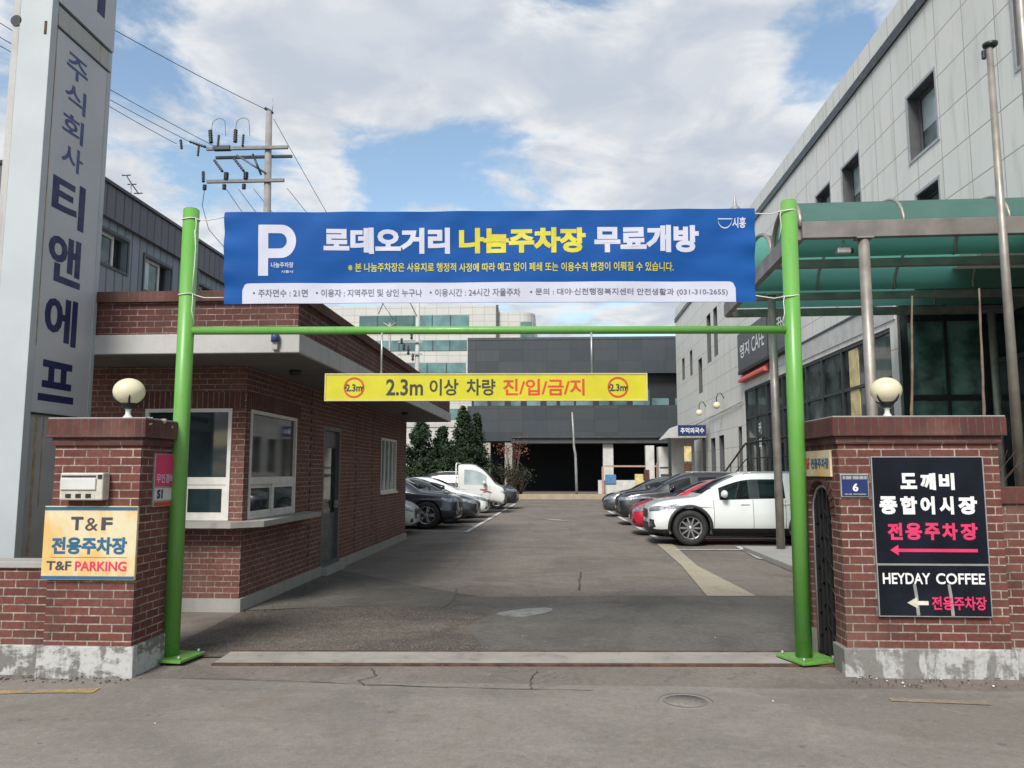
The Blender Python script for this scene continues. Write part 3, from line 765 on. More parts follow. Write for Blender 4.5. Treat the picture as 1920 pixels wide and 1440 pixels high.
t = thing('folding_gate', 'black iron accordion gate folded away inside the arched pillar niche', 'gate', (2.7, 7.25, 0))
b = B()
for i in range(5):
    y = 7.03 + i * .11; zt = 1.24 + .27 * math.sqrt(max(0, 1 - ((y - 7.25) / .29) ** 2))
    b.box(2.44, 2.47, y - .014, y + .014, .03, zt); b.box(2.56, 2.59, y - .014 + .05, y + .014 + .05, .03, zt - .06)
b.obj('bars', 'iron', t)
b = B()
for i in range(6):
    z = .15 + i * .2
    b.tube([(2.455, 7.02, z), (2.45, 7.25, z + .16), (2.455, 7.48, z)], .009, 6)
    b.tube([(2.475, 7.02, z + .16), (2.48, 7.25, z), (2.475, 7.48, z + .16)], .009, 6)
b.obj('scissor_links', 'iron', t)
B().tube([(2.445, 7.51, .03), (2.445, 7.51, 1.27)] + [(2.445, 7.25 + .262 * math.cos(a), 1.27 + .25 * math.sin(a)) for a in [math.pi * i / 12 for i in range(1, 12)]] + [(2.445, 6.99, 1.27), (2.445, 6.99, .03)], .014, 8).obj('arched_rail', 'galvanised', t)

# low walls running off either way
t = thing('brick_wall', 'low red brick wall with a concrete coping in front of the white pylon', 'wall', (-5.6, 6.55, 0))
B().box(-7.5, -4.174, 6.46, 6.68, .22, .845).obj('wall_body', 'brick', t)
B().box(-7.5, -4.174, 6.43, 6.71, .845, .90, .008).obj('coping', 'concrete', t)
B().box(-7.5, -4.205, 6.43, 6.71, -.03, .22, .008).obj('plinth', 'plinth_paint', t)
t = thing('brick_wall', 'low red brick planter wall with a soldier course top beside the flagpoles', 'wall', (5.4, 6.95, 0))
B().box(3.724, 7.5, 6.82, 7.06, .20, 1.38).obj('wall_body', 'brick', t)
B().box(3.724, 7.5, 6.79, 7.09, 1.38, 1.52, .006).obj('coping', 'brick_soldier', t)
B().box(3.755, 7.5, 6.79, 7.07, -.03, .20, .008).obj('plinth', 'plinth_grey', t)
t = tag(B().box(3.8, 7.5, 7.09, 9.4, -.02, 1.40).obj('planting_bed', 'soil'), 'raised bed of bare soil retained by the brick wall', 'planter')

# ------------------------------------------------------------------ globe lamps
def globe_lamp(label, x, y, z):
    t = thing('globe_lamp', label, 'lamp', (x, y, z), 0, 'globe lamps on the gate pillars')
    B().lathe([(.062, 0), (.060, .012), (.035, .03), (.022, .05), (.020, .085), (.03, .095), (.02, .10)], (x, y, z), n=20).obj('stem', 'white_paint', t)
    cup = B().lathe([(.02, .095), (.05, .11), (.062, .135), (.066, .15), (.0, .15)], (x, y, z), n=20).obj('cup', 'iron', t)
    for k in range(4):
        a = k * math.pi / 2 + .55; c, s_ = math.cos(a), math.sin(a)
        B().tube([(x + c * .055, y + s_ * .055, z + .135), (x + c * .098, y + s_ * .098, z + .16), (x + c * .117, y + s_ * .117, z + .19), (x + c * .124, y + s_ * .124, z + .215)], [.011, .009, .008, .004], 6).obj('claw', 'iron', cup)
    b = B(); prof = [(.132 * math.sin(math.pi * i / 18), .252 - .118 * math.cos(math.pi * i / 18)) for i in range(1, 18)]
    b.lathe(prof, (x, y, z), n=32).obj('globe', 'cream_glass', t)
globe_lamp('cream glass globe lamp on the pillar with the cream parking sign', -3.73, 6.67, 2.10)
globe_lamp('cream glass globe lamp on the pillar with black signboards', 2.98, 7.07, 2.115)

# ------------------------------------------------------------------ signs on the pillars
t = thing('parking_sign', 'cream T&F parking sign with blue bands on the square pillar', 'sign', (-3.81, 6.36, 1.06))
X0, X1, Z0, Z1 = -4.205, -3.415, .765, 1.365
B().box(X0, X1, 6.335, 6.362, Z0, Z1, .003).obj('panel', 'sign_cream', t)
for z0, z1 in ((Z0 + .006, Z0 + .032), (Z1 - .034, Z1 - .006)):
    B().box(X0 + .003, X1 - .003, 6.332, 6.336, z0, z1).obj('blue_band', 'cyan_ink', t)
def tf(px, py): return X0 + (px - 88) / 168 * (X1 - X0), Z1 - (py - 950) / 138 * (Z1 - Z0)
def tfx(s_, x0, x1, y0, y1, mt, bold):
    a, c = tf(x0, y1); d, e = tf(x1, y0)
    return text(s_, 'lettering', t, rect((0, 6.3335, 0), *XZ, a, d, c, e), mt, bold)
tfx("T", 137, 159, 970, 995, 'dark_ink', .035); tfx("&", 163, 186, 972, 996, 'dark_ink', .0); tfx("F", 192, 212, 971, 995, 'dark_ink', .035)
tfx("전용주차장", 104, 240, 1008, 1040, 'cyan_ink', .04)
tfx("T&F", 97, 142, 1053, 1070, 'dark_ink', .02); tfx("PARKING", 149, 241, 1053, 1071, 'pink', .02)
a, c = tf(103, 1046); d, e = tf(240, 1045)
B().box(a, d, 6.3325, 6.3355, c, c + .002).obj('divider', 'dark_ink', t)

t = thing('mailbox', 'old beige plastic mailbox on the square pillar above the cream sign', 'mailbox', (-3.86, 6.34, 1.5))
B().box(-4.045, -3.68, 6.26, 6.366, 1.415, 1.64, .012).obj('case', 'beige_plastic', t)
B().box(-4.035, -3.735, 6.245, 6.262, 1.50, 1.595, .006).obj('flap', 'panel_white', t)
for i in range(3): B().box(-3.99 + i * .085, -3.945 + i * .085, 6.256, 6.2605, 1.435, 1.468).obj('slot', 'black', t)
B().box(-4.03, -3.74, 6.254, 6.2605, 1.605, 1.618).obj('slot', 'dark_plastic', t)
B().box(-3.725, -3.69, 6.255, 6.2605, 1.59, 1.625).obj('lock', 'black', t)

t = thing('security_sign', 'narrow red and grey security plate on the side of the square pillar', 'sign', (-3.415, 6.75, 1.57))
B().box(-3.43, -3.41, 6.575, 6.93, 1.345, 1.805, .003).obj('panel', 'aluminium', t)
B().box(-3.411, -3.4075, 6.585, 6.92, 1.52, 1.797).obj('red_field', 'pink', t)
B().box(-3.411, -3.4075, 6.585, 6.92, 1.40, 1.505).obj('grey_field', 'panel_white', t)
B().box(-3.411, -3.4075, 6.585, 6.92, 1.352, 1.385).obj('red_field', 'sign_red', t)
text("무인경비", 'lettering', t, rect((-3.4068, 0, 0), *YZL, 6.60, 6.90, 1.55, 1.63), 'banner_white', .02)
text("S1", 'lettering', t, rect((-3.4068, 0, 0), *YZL, 6.62, 6.72, 1.415, 1.495), 'navy', .05)

t = thing('market_sign', 'tall black signboard with white brush lettering and a pink arrow on the wide pillar', 'sign', (3.12, 6.7, 1.33))
X0, X1, Z0, Z1 = 2.672, 3.567, .897, 1.767
B().box(X0, X1, 6.692, 6.712, Z0, Z1, .002).obj('panel', 'board_black', t)
B().frame((X0 - .008, 6.712, Z0 - .008), (1, 0, 0), (0, 0, 1), X1 - X0 + .016, Z1 - Z0 + .016, .008, .026).obj('frame', 'aluminium', t)
def bx(px, py):
    # the board's own print coordinates, 0..100 across and down
    return X0 + px / 100 * (X1 - X0), Z1 - py / 100 * (Z1 - Z0)
def btx(s_, x0, x1, y0, y1, mt, bold, name='lettering'):
    a, c = bx(x0, y1); d, e = bx(x1, y0); return text(s_, name, t, rect((0, 6.690, 0), *XZ, a, d, c, e), mt, bold)
for s_, x0, x1, y0, y1 in (("도", 25, 40, 15, 30), ("깨", 43, 57, 15, 31), ("비", 60, 74, 15, 31)): btx(s_, x0, x1, y0, y1, 'letter_white', .05)
for s_, x0, x1 in (("종", 5, 21), ("합", 24, 39), ("어", 42, 55), ("시", 59, 72), ("장", 76, 93)): btx(s_, x0, x1, 37, 54, 'letter_white', .055)
for s_, x0, x1 in (("전", 11, 24.5), ("용", 27, 42), ("주", 44.5, 58), ("차", 60, 74), ("장", 76.5, 92)): btx(s_, x0, x1, 62, 78, 'pink', .045)
pa = [bx(*p) for p in ((12.5, 87.5), (20, 82.5), (20, 86.2), (91, 86.2), (91, 89.2), (20, 89.2), (20, 92.5))]
B().prism([(x, 6.690, z) for x, z in pa], (0, -.0015, 0)).obj('arrow', 'pink', t)

t = thing('coffee_sign', 'black coffee parking signboard with a cream arrow, mounted under the market sign', 'sign', (3.12, 6.7, .68))
X0, X1, Z0, Z1 = 2.676, 3.564, .478, .882
B().box(X0, X1, 6.690, 6.712, Z0, Z1, .002).obj('panel', 'board_glossy', t)
B().frame((X0 - .007, 6.712, Z0 - .007), (1, 0, 0), (0, 0, 1), X1 - X0 + .014, Z1 - Z0 + .014, .007, .024).obj('frame', 'aluminium', t)
def ctx(s_, x0, x1, y0, y1, mt, bold):
    a, c = bx(x0, y1); d, e = bx(x1, y0); return text(s_, 'lettering', t, rect((0, 6.688, 0), *XZ, a, d, c, e), mt, bold)
ctx("HEYDAY", 4, 47, 15, 37, 'letter_white', .02); ctx("COFFEE", 52, 96, 15, 37, 'letter_white', .02)
ctx("전용주차장", 47, 96, 61, 88, 'pink', .025)
pa = [bx(*p) for p in ((25, 74), (34, 63), (34, 70.5), (44, 70.5), (44, 78.5), (34, 78.5), (34, 85))]
B().prism([(x, 6.688, z) for x, z in pa], (0, -.0015, 0)).obj('arrow', 'letter_cream', t)
for a in (31, 62):
    b = B(); q = [bx(x, y) for x, y in ((a, 38), (a + 2.6, 36), (a + 4, 60), (a + 5, 99), (a + 2, 99.2), (a + 1.2, 62))]
    b.face([(x, 6.6875, z) for x, z in q]).obj('tape_remnant', 'galvanised', t)

t = thing('house_number_plate', 'small blue house number plate reading 6 beside the black signboard', 'sign', (2.52, 6.71, 1.53))
B().box(2.412, 2.642, 6.700, 6.718, 1.437, 1.628, .003).obj('frame', 'aluminium', t)
B().box(2.420, 2.634, 6.696, 6.7005, 1.445, 1.620, .002).obj('panel', 'plate_blue', t)
text("6", 'lettering', t, rect((0, 6.695, 0), *XZ, 2.507, 2.553, 1.485, 1.552), 'letter_white', .03)
for i, (a, c) in enumerate(((2.44, 2.47), (2.475, 2.50), (2.51, 2.545), (2.55, 2.615))): B().box(a, c, 6.6935, 6.6955, 1.458, 1.466).obj('street_line', 'galvanised', t)
for a, c in ((2.428, 2.45), (2.455, 2.50), (2.51, 2.56), (2.565, 2.60), (2.605, 2.626)): B().box(a, c, 6.6935, 6.6955, 1.585, 1.612).obj('street_line', 'aluminium', t)

t = thing('parking_plate', 'small yellow parking plate on the pillar side above the arched niche', 'sign', (2.4, 7.22, 1.72))
B().box(2.392, 2.412, 6.875, 7.58, 1.605, 1.835, .003).obj('panel', 'sign_cream', t)
text("T&F", 'lettering', t, rect((2.391, 0, 0), *YZP, -7.56, -7.40, 1.67, 1.775), 'sign_red', .03)
text("전용주차장", 'lettering', t, rect((2.391, 0, 0), *YZP, -7.37, -6.90, 1.675, 1.77), 'cyan_ink', .04)

# ------------------------------------------------------------------ brick gatehouse
BA = R(0.55)     # its long wall runs very slightly off the lot's axis
t = booth = thing('brick_gatehouse', 'single storey red brick gatehouse with a white concrete roof slab', 'building', (-3.75, 9.36, 0), -BA)
# built in its own frame: x = 0 is the lot side wall, y = 0 the street wall
YE = 10.1
wall = B().box(-6.6, 0, 0, YE, .14, 2.955).obj('wall', 'brick_booth', t, local=True)
INV[wall.name] = Matrix()
cutb = B()
WIN_F = (-1.265, -.165, 1.06, 2.42); WIN_S = (.16, 1.86, 1.06, 2.42); DOOR = (3.2, 4.22, .10, 2.40); WIN_B = (7.35, 8.95, 1.20, 2.38)
cutb.box(WIN_F[0], WIN_F[1], -.5, .14, WIN_F[2], WIN_F[3])
for a in (WIN_S, DOOR, WIN_B): cutb.box(-.14, .5, a[0], a[1], a[2], a[3])
cut(wall, cutb); INV[wall.name] = INV[t.name]
pb = B(); 
pb.box(-6.63, .035, -.035, 0, -.03, .14); pb.box(0, .035, 0, DOOR[0] - .02, -.03, .14); pb.box(0, .035, DOOR[1] + .02, YE + .03, -.03, .14); pb.box(-6.6, 0, YE, YE + .03, -.03, .14)
pb.obj('plinth', 'concrete', t, local=True)
B().box(-6.7, .98, -.98, YE + 1.05, 2.955, 3.175, .01).obj('roof_slab', 'concrete_pale', t, local=True)
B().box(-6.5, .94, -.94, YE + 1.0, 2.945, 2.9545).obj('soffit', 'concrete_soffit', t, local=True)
pp = B(); pp.box(-6.7, .95, -.95, -.73, 3.175, 3.545); pp.box(.73, .95, -.73, YE + 1.0, 3.175, 3.545); pp.box(-6.7, .73, YE + .8, YE + 1.0, 3.175, 3.545)
pp.obj('parapet', 'brick_parapet', t, local=True)
pc = B(); pc.box(-6.7, 1.0, -1.0, -.70, 3.545, 3.665); pc.box(.70, 1.0, -.70, YE + 1.05, 3.545, 3.665); pc.box(-6.7, .70, YE + .76, YE + 1.05, 3.545, 3.665)
pc.obj('parapet_cap', 'brick_soldier', t, local=True)
def lintel(x0, x1, y0, y1):
    B().box(x0, x1, y0, y1, 2.425, 2.625, .003).obj('lintel', 'brick_soldier_booth', t, local=True)
brick('brick_soldier_booth', w=.7, h=.068, off=0, c1=(.125, .042, .035), c2=(.10, .036, .032), mortar=(.33, .28, .24), msize=.005, rot=True)
lintel(-1.42, -.02, -.012, .05); lintel(-.05, .012, .02, 2.0)
# toothing columns: shade of the recessed brick ends painted as dark raised boxes
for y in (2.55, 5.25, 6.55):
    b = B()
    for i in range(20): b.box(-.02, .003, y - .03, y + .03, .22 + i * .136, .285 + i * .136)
    b.obj('header_recess_shade', 'interior_dark', t, local=True)
def window(o, U, V, w, h, split, sash, deep):
    """aluminium window: fixed upper light, sliding sashes below; o is the lower corner of the opening on the wall face"""
    o, U, V = Vector(o), Vector(U), Vector(V); W = U.cross(V)
    f = B().frame(o - W * .05, U, V, w, h, .045, .065)
    f.prism([o - W * .05 + U * .045 + V * (split - .045), o - W * .05 + U * (w - .045) + V * (split - .045), o - W * .05 + U * (w - .045) + V * (split + .045), o - W * .05 + U * .045 + V * (split + .045)], W * .06)
    f = f.obj('window', 'white_frame', t, local=True)
    def pane(a0, a1, b0, b1, d, mt='glass_dark'):
        B().prism([o - W * d + U * a0 + V * b0, o - W * d + U * a1 + V * b0, o - W * d + U * a1 + V * b1, o - W * d + U * a0 + V * b1], W * .006).obj('pane', mt, f, local=True)
    pane(.045, w - .045, split + .045, h - .045, .03)
    n = sash; ww = (w - .09) / n
    for k in range(n):
        d = .02 if k % 2 else .045
        q = o - W * d + U * (.045 + k * ww - (.02 if k else 0)) + V * .045
        B().frame(q, U, V, ww + (.02 if k else 0), split - .09, .05, .022).obj('sash', 'white_frame', f, local=True)
        pane(.045 + k * ww, .045 + (k + 1) * ww, .05, split - .05, d - .006)
    return f
window((WIN_F[0], 0, WIN_F[2]), (1, 0, 0), (0, 0, 1), 1.10, 1.36, .475, 2, 0)
window((0, WIN_S[0], WIN_S[2]), (0, 1, 0), (0, 0, 1), 1.70, 1.36, .475, 2, 0)
# inside the side window: a pale blind hangs behind the glass
B().box(-.13, -.12, .3, 1.7, 1.62, 2.36).obj('blind', 'glass_pale', t, local=True)
f = B().frame((-.06, WIN_B[0], WIN_B[2]), (0, 1, 0), (0, 0, 1), 1.6, 1.18, .05, .06).obj('window', 'white_frame', t, local=True)
B().box(-.05, -.044, WIN_B[0] + .05, WIN_B[1] - .05, 1.25, 2.33).obj('pane', 'glass_pale', f, local=True)
for k in range(1, 4): B().box(-.035, -.005, WIN_B[0] + k * .4 - .025, WIN_B[0] + k * .4 + .025, 1.25, 2.33).obj('bar', 'white_frame', f, local=True)
B().box(-.04, .04, WIN_B[0] - .05, WIN_B[1] + .05, 1.15, 1.20, .006).obj('window_sill', 'white_frame', t, local=True)
# concrete sill slab wrapping the corner
B().prism([(-2.2, 0, .985), (-2.2, -.27, .985), (-.02, -.27, .985), (.27, .02, .985), (.27, 2.3, .985), (.2, 2.36, .985), (0.0, 2.36, .985), (0, 0, .985)], (0, 0, .07)).obj('sill_slab', 'concrete', t, local=True)
d = B().frame((-.10, DOOR[0], .10), (0, 1, 0), (0, 0, 1), 1.02, 2.30, .07, .10).obj('door', 'grey_door', t, local=True)
B().box(-.08, -.074, DOOR[0] + .07, DOOR[1] - .07, .95, 2.05).obj('pane', 'glass_dark', d, local=True)
B().box(-.085, -.06, DOOR[0] + .07, DOOR[1] - .07, .17, .95, .004).obj('kick_panel', 'grey_door', d, local=True)
B().box(-.085, -.06, DOOR[0] + .07, DOOR[1] - .07, 2.05, 2.33, .004).obj('top_panel', 'grey_door', d, local=True)
hb = B(); hb.box(-.06, .0, DOOR[1] - .16, DOOR[1] - .12, 1.03, 1.16, .004); hb.box(-.01, .01, DOOR[1] - .28, DOOR[1] - .12, 1.105, 1.125, .004)
hb.obj('handle', 'steel', d, local=True)
B().box(-.1, .12, DOOR[0] - .02, DOOR[1] + .02, -.03, .10, .006).obj('door_step', 'concrete', t, local=True)
for y in (.45, 7.6):
    B().lathe([(.075, 2.944), (.075, 2.91), (.055, 2.885), (.0, 2.885)], (.45, y, 0), n=18).obj('soffit_light', 'dark_plastic', t, local=True)
m = INV[booth.name].inverted()
q = m @ Vector((.72, -.98, 3.07))
t = thing('alarm_siren', 'small blue alarm beacon fixed to the gatehouse roof slab corner', 'alarm', q)
B().box(q.x - .03, q.x + .03, q.y - .05, q.y + .01, q.z - .09, q.z + .02, .006).obj('bracket', 'galvanised', t)
B().lathe([(.045, 0), (.045, .07), (.03, .10), (.0, .105)], (q.x, q.y - .04, q.z + .0), n=16).obj('beacon', 'navy_soft', t)

# ------------------------------------------------------------------ pylon sign
t = thing('pylon_sign', 'tall white pylon signboard with navy vertical lettering behind the low wall', 'sign', (-5.3, 7.85, 0))
PX, PY0, PY1 = -5.12, 7.30, 8.40
B().box(-5.52, PX - .02, PY0 + .02, PY1 - .02, -.02, 9.6).obj('core', 'pylon_grey', t)
b = B(); b.box(-5.46, PX, PY0, PY0 + .10, -.02, 9.6, .006)
b.obj('corner_post', 'pylon_white', t)
B().box(-5.54, -5.465, PY0 + .01, PY1, -.02, 9.6, .006).obj('back_strip', 'concrete_pale', t)
B().box(PX - .05, PX, PY1 - .075, PY1, 2.22, 9.6, .006).obj('edge_post', 'pylon_white', t)
B().box(PX - .019, PX - .006, PY0 + .105, PY1 - .08, 2.235, 6.255).obj('panel', 'pylon_panel', t)
B().box(PX - .019, PX + .012, PY0 + .085, PY1 - .002, 6.53, 9.55, .004).obj('upper_panel', 'pylon_panel', t)
B().box(PX - .019, PX - .004, PY0 + .105, PY1 - .08, 6.285, 6.50).obj('gap_panel', 'concrete_pale', t)
for z in (6.26, 6.507, 2.215):
    B().box(PX - .018, PX + .004, PY0 + .10, PY1 - .03, z, z + .02).obj('seam', 'dark_frame', t)
for y, z0, z1, w in ((PY0 + .104, 2.9, 6.45, .012), (8.16, 6.29, 6.5, .012), (PY0 + .2, .8, 2.2, .035), (PY0 + .32, 1.3, 2.2, .012)):
    xx = PX - .003 if z0 > 2.3 else PX - .0175
    B().box(xx - .001, xx + .0012, y, y + w, z0, z1).obj('rust_stain', 'rust_streak', t)
B().lathe([(.06, 0), (.06, .05), (0, .05)], (-5.50, 7.30, 6.28), 'Y', 14).obj('bracket', 'dark_frame', t)
B().box(-5.19, -5.165, PY0 - .006, PY0, 6.12, 6.26).obj('slot', 'rust', t)
def ptx(s_, yc, w, zc, h, mt, bold):
    return text(s_, 'lettering', t, rect((PX - .0055, 0, 0), *YZL, yc - w / 2, yc + w / 2, zc - h / 2, zc + h / 2), mt, bold)
for s_, yc, z in (("주", 7.78, 5.99), ("식", 7.78, 5.66), ("회", 7.77, 5.32), ("사", 7.79, 4.99)): ptx(s_, yc, .37, z, .265, 'navy_soft', .018)
for s_, z, h, w in (("티", 4.50, .50, .56), ("앤", 3.87, .52, .56), ("에", 3.22, .50, .54), ("프", 2.57, .42, .58)): ptx(s_, 7.78, w, z, h, 'navy', .032)
text("차", 'lettering', t, rect((PX + .0125, 0, 0), *YZL, 7.5, 8.3, 6.82, 7.6), 'navy', .05)

# ------------------------------------------------------------------ metal-clad building beyond the gatehouse
t = thing('metal_clad_building', 'dark grey metal clad building with a standing seam fascia beyond the gatehouse', 'building', (-15, 28, 0))
w = B().box(-20, -12, 18.3, 42, -.02, 8.45).obj('wall', 'metal_sheet', t)
WN = ((19.35, 20.95, 7.22, 8.12), (21.9, 23.5, 7.0, 8.0), (24.9, 26.4, 7.0, 8.0), (28.5, 30.2, 7.0, 8.0))
cb = B()
for y0, y1, z0, z1 in WN: cb.box(-12.3, -11.5, y0, y1, z0, z1)
cut(w, cb)
B().box(-20.1, -11.86, 18.2, 42.1, 8.45, 9.34).obj('fascia', 'metal_fascia', t)
B().box(-20.15, -11.80, 18.15, 42.15, 9.34, 9.44, .01).obj('roof_edge', 'dark_frame', t)
B().box(-11.97, -11.9, 24.95, 25.25, 5, 9.34).obj('downpipe', 'dark_frame', t)
for k, (y0, y1, z0, z1) in enumerate(WN):
    f = B().frame((-12.2, y0, z0), (0, 1, 0), (0, 0, 1), (y1 - y0) * .72, z1 - z0, .07, .06).obj('window', 'white_frame', t)
    m = y0 + (y1 - y0) * .36
    B().box(-12.17, -12.165, y0 + .07, m, z0 + .07, z1 - .07).obj('pane', 'glass_pale' if k else 'glass_teal', f)
    B().box(-12.185, -12.18, m, y0 + (y1 - y0) * .72 - .07, z0 + .07, z1 - .07).obj('pane', 'glass_teal', f)
    B().box(-12.25, -12.24, y0 + (y1 - y0) * .72, y1, z0, z1).obj('dark_panel', 'dark_frame', f)
    B().frame((-12.0, y0 - .08, z0 - .08), (0, 1, 0), (0, 0, 1), y1 - y0 + .16, z1 - z0 + .16, .08, .03).obj('window_trim', 'dark_frame', t)
t = thing('antenna', 'thin television aerial standing on the dark metal building roof', 'antenna', (-12.4, 21.65, 9.44))
B().cyl((-12.4, 21.65, 9.43), (-12.4, 21.65, 10.15), .02, n=6).obj('mast', 'galvanised', t)
B().tube([(-12.4, 21.35, 10.28), (-12.4, 21.65, 10.14), (-12.4, 22.1, 9.97)], .018, 6).obj('boom', 'galvanised', t)
for y, z in ((21.37, 10.27), (21.7, 10.12), (22.07, 9.98)): B().cyl((-12.53, y, z), (-12.27, y, z), .018, n=6).obj('element', 'dark_frame', t)
for y in (23.6, 29.3):
    t = tag(B().lathe([(.12, 0), (.12, .18), (.19, .2), (.14, .3), (0, .31)], (-12.5, y, 9.435), n=12).obj('roof_vent', 'dark_frame'), 'small dark vent cowl on the metal building roof edge', 'vent', 'roof vents on the metal building')

# ------------------------------------------------------------------ utility poles and cables
t = thing('utility_pole', 'tall concrete utility pole with steel crossarms and insulators against the sky', 'utility pole', (-9.2, 24, 0))
B().cyl((-9.0, 24, -.02), (-9.22, 24, 13.4), .17, .10, 16).obj('pole', 'pole_concrete', t)
for z0, z1, x0, x1, y in ((12.06, 12.16, -11.2, -8.5, 23.86), (11.88, 11.96, -11.0, -8.45, 24.14), (10.96, 11.06, -11.15, -8.6, 23.88)):
    B().box(x0, x1, y - .045, y + .045, z0, z1).obj('crossarm', 'pole_steel', t)
B().tube([(-9.2, 23.9, 11.25), (-10.2, 23.9, 11.9)], .035, 6).obj('brace', 'pole_steel', t); B().tube([(-9.35, 23.85, 11.2), (-9.65, 23.85, 11.9)], .035, 6).obj('brace', 'dark_frame', t)
def insulator(p, q, r=.05):
    p, q = Vector(p), Vector(q); b = B(); n = 6
    r *= .85; b.tube([p.lerp(q, i / (2 * n)) for i in range(2 * n + 1)], [r if i % 2 else r * .55 for i in range(2 * n + 1)], 10)
    b.obj('insulator', 'black', t)
for p, q, r in (((-11.05, 23.85, 12.3), (-11.1, 23.85, 12.75), .09), ((-10.25, 23.85, 12.3), (-10.25, 23.85, 12.75), .09), ((-10.8, 23.8, 12.15), (-10.78, 23.8, 12.55), .055),
                ((-9.98, 23.8, 12.15), (-9.96, 23.8, 12.55), .055), ((-11.2, 23.8, 12.15), (-11.75, 23.8, 12.35), .06), ((-12.0, 23.8, 12.1), (-12.05, 23.8, 12.42), .06), ((-11.45, 23.8, 11.85), (-11.43, 23.8, 12.2), .05),
                ((-10.95, 23.9, 11.75), (-10.6, 23.8, 11.3), .06), ((-10.3, 23.9, 11.8), (-9.9, 23.8, 11.3), .06), ((-11.25, 23.85, 10.98), (-11.27, 23.85, 11.35), .07),
                ((-10.5, 23.85, 11.05), (-10.5, 23.85, 11.3), .1), ((-9.85, 23.85, 11.05), (-9.85, 23.85, 11.3), .1), ((-11.2, 23.85, 10.72), (-11.2, 23.85, 10.9), .08), ((-10.55, 23.85, 10.72), (-10.55, 23.85, 10.9), .08), ((-9.9, 23.85, 10.72), (-9.9, 23.85, 10.9), .08)):
    insulator(p, q, r)
B().box(-10.95, -10.4, 23.78, 23.94, 12.04, 12.2, .02).obj('bracket', 'dark_frame', t)
B().tube([(-9.36, 24, 13.52), (-9.22, 24, 13.45), (-9.1, 24, 13.35)], .05, 6).obj('top_bracket', 'dark_frame', t)
B().tube([(-9.12, 24, 13.4), (-9.1, 24, 13.6), (-9.13, 24, 13.85)], .012, 6).obj('lightning_rod', 'galvanised', t)
def cable(label, pts, r=.010, sag=0.0, n=14):
    P = []
    for a, c in zip(pts, pts[1:]):
        a, c = Vector(a), Vector(c)
        for i in range(n):
            u = i / n; P.append(a.lerp(c, u) - Vector((0, 0, sag * 4 * u * (1 - u))))
    P.append(Vector(pts[-1]))
    return tag(B().tube(P, r, 5).obj('power_cable', 'dark_plastic'), label, 'cable', 'overhead cables at the utility pole')
cable('thin earth cable rising to the very top of the utility pole', [(-9.36, 24, 13.5), (-12.0, 19.5, 13.72), (-15.2, 14, 14.2)], .011, .05)
cable('overhead line ending nearest the utility pole on its upper crossarm', [(-10.95, 23.85, 12.2), (-12.55, 20.3, 12.45), (-13.9, 17.2, 12.85), (-16, 12.2, 13.3)], .010, .02)
cable('overhead line at mid height of the three beside the pylon', [(-11.45, 23.85, 12.2), (-12.6, 20.4, 12.2), (-13.85, 17.2, 12.45), (-16, 12.2, 12.8)], .010, .02)
cable('lowest of the three overhead lines reaching the long arm tip', [(-12.2, 23.85, 12.3), (-12.65, 20.5, 12.05), (-13.8, 17.2, 12.2), (-16, 12.2, 12.5)], .010, .02)
cable('looped jumper cable hanging from the lower crossarm end', [(-11.2, 23.85, 10.72), (-11.25, 23.85, 10.2), (-11.0, 23.85, 9.4), (-10.3, 23.9, 8.6), (-9.2, 24, 7.9)], .011)
for k, (x, xe) in enumerate(((-10.5, -8.9), (-10.1, -8.3), (-9.6, -7.6), (-8.5, -6.4))):
    cable(('thin service cable slanting down from the second insulator', 'thin service cable slanting down from under the middle of the lower crossarm', 'thin service cable slanting down close beside the pole shaft', 'thin service cable slanting down beyond the pole shaft')[k], [(x, 23.9, 10.75), (xe, 26, 8.2)], .009, .05)
cable('long stay cable falling away from the pole top', [(-9.1, 24.1, 13.2), (-7.3, 27, 9.6), (-6.0, 29, 7.4)], .01, .02)
for k, x in enumerate((-11.05, -10.25)):
    cable(('arched jumper loop over the outer upright insulator', 'arched jumper loop over the inner upright insulator')[k], [(x, 23.85, 12.75)] + [(x + .25 - .25 * math.cos(a), 23.83, 12.85 + .28 * math.sin(a)) for a in [.4, .9, 1.4, 1.9, 2.4]] + [(x + .5, 23.8, 12.5)], .009, 0, 3)

# ------------------------------------------------------------------ tiled office building along the right of the lot
FA = R(0.5)
t = office = thing('tiled_office_building', 'pale tiled office building with a dark roof trim and ground floor shopfront', 'building', (8.5, 20, 0), -FA)
# own frame: x = 0 facade plane (building at x > 0), y runs along the lot from 0 at Y = 20
def oy(Y): return Y - 20
w = B().box(0, 14, oy(4), oy(55), -.02, 12.15).obj('wall', 'tile_facade', t, local=True)
INV[w.name] = Matrix()
WINS = [(16.75, 18.1, 8.9, 10.45), (21.1, 22.4, 8.9, 10.42), (23.4, 24.7, 8.9, 10.42), (12.4, 13.8, 8.9, 10.45), (16.85, 17.9, 6.6, 8.0), (28.5, 29.6, 8.9, 10.42), (33.0, 34.1, 8.9, 10.4),
        (51.4, 52.4, 7.7, 9.15), (48.4, 49.3, 7.6, 9.2), (45.2, 46.4, 6.2, 8.25), (42.4, 43.5, 7.6, 10.3), (40.6, 41.6, 7.7, 10.3)]
LOW = [(42.0, 43.2, 1.6, 3.45), (39.8, 41.0, 1.6, 3.5), (35.9, 36.6, 1.6, 3.7)]
cb = B()
for y0, y1, z0, z1 in WINS + LOW: cb.box(-.5, .34, oy(y0), oy(y1), z0, z1)
cb.box(-.5, .18, oy(19.75), oy(35.2), 1.5, 5.25)         # shopfront opening
cb.box(-.5, 2.2, oy(9), oy(19.35), .1, 5.9)              # recessed entrance under the canopy
cut(w, cb); INV[w.name] = INV[t.name]
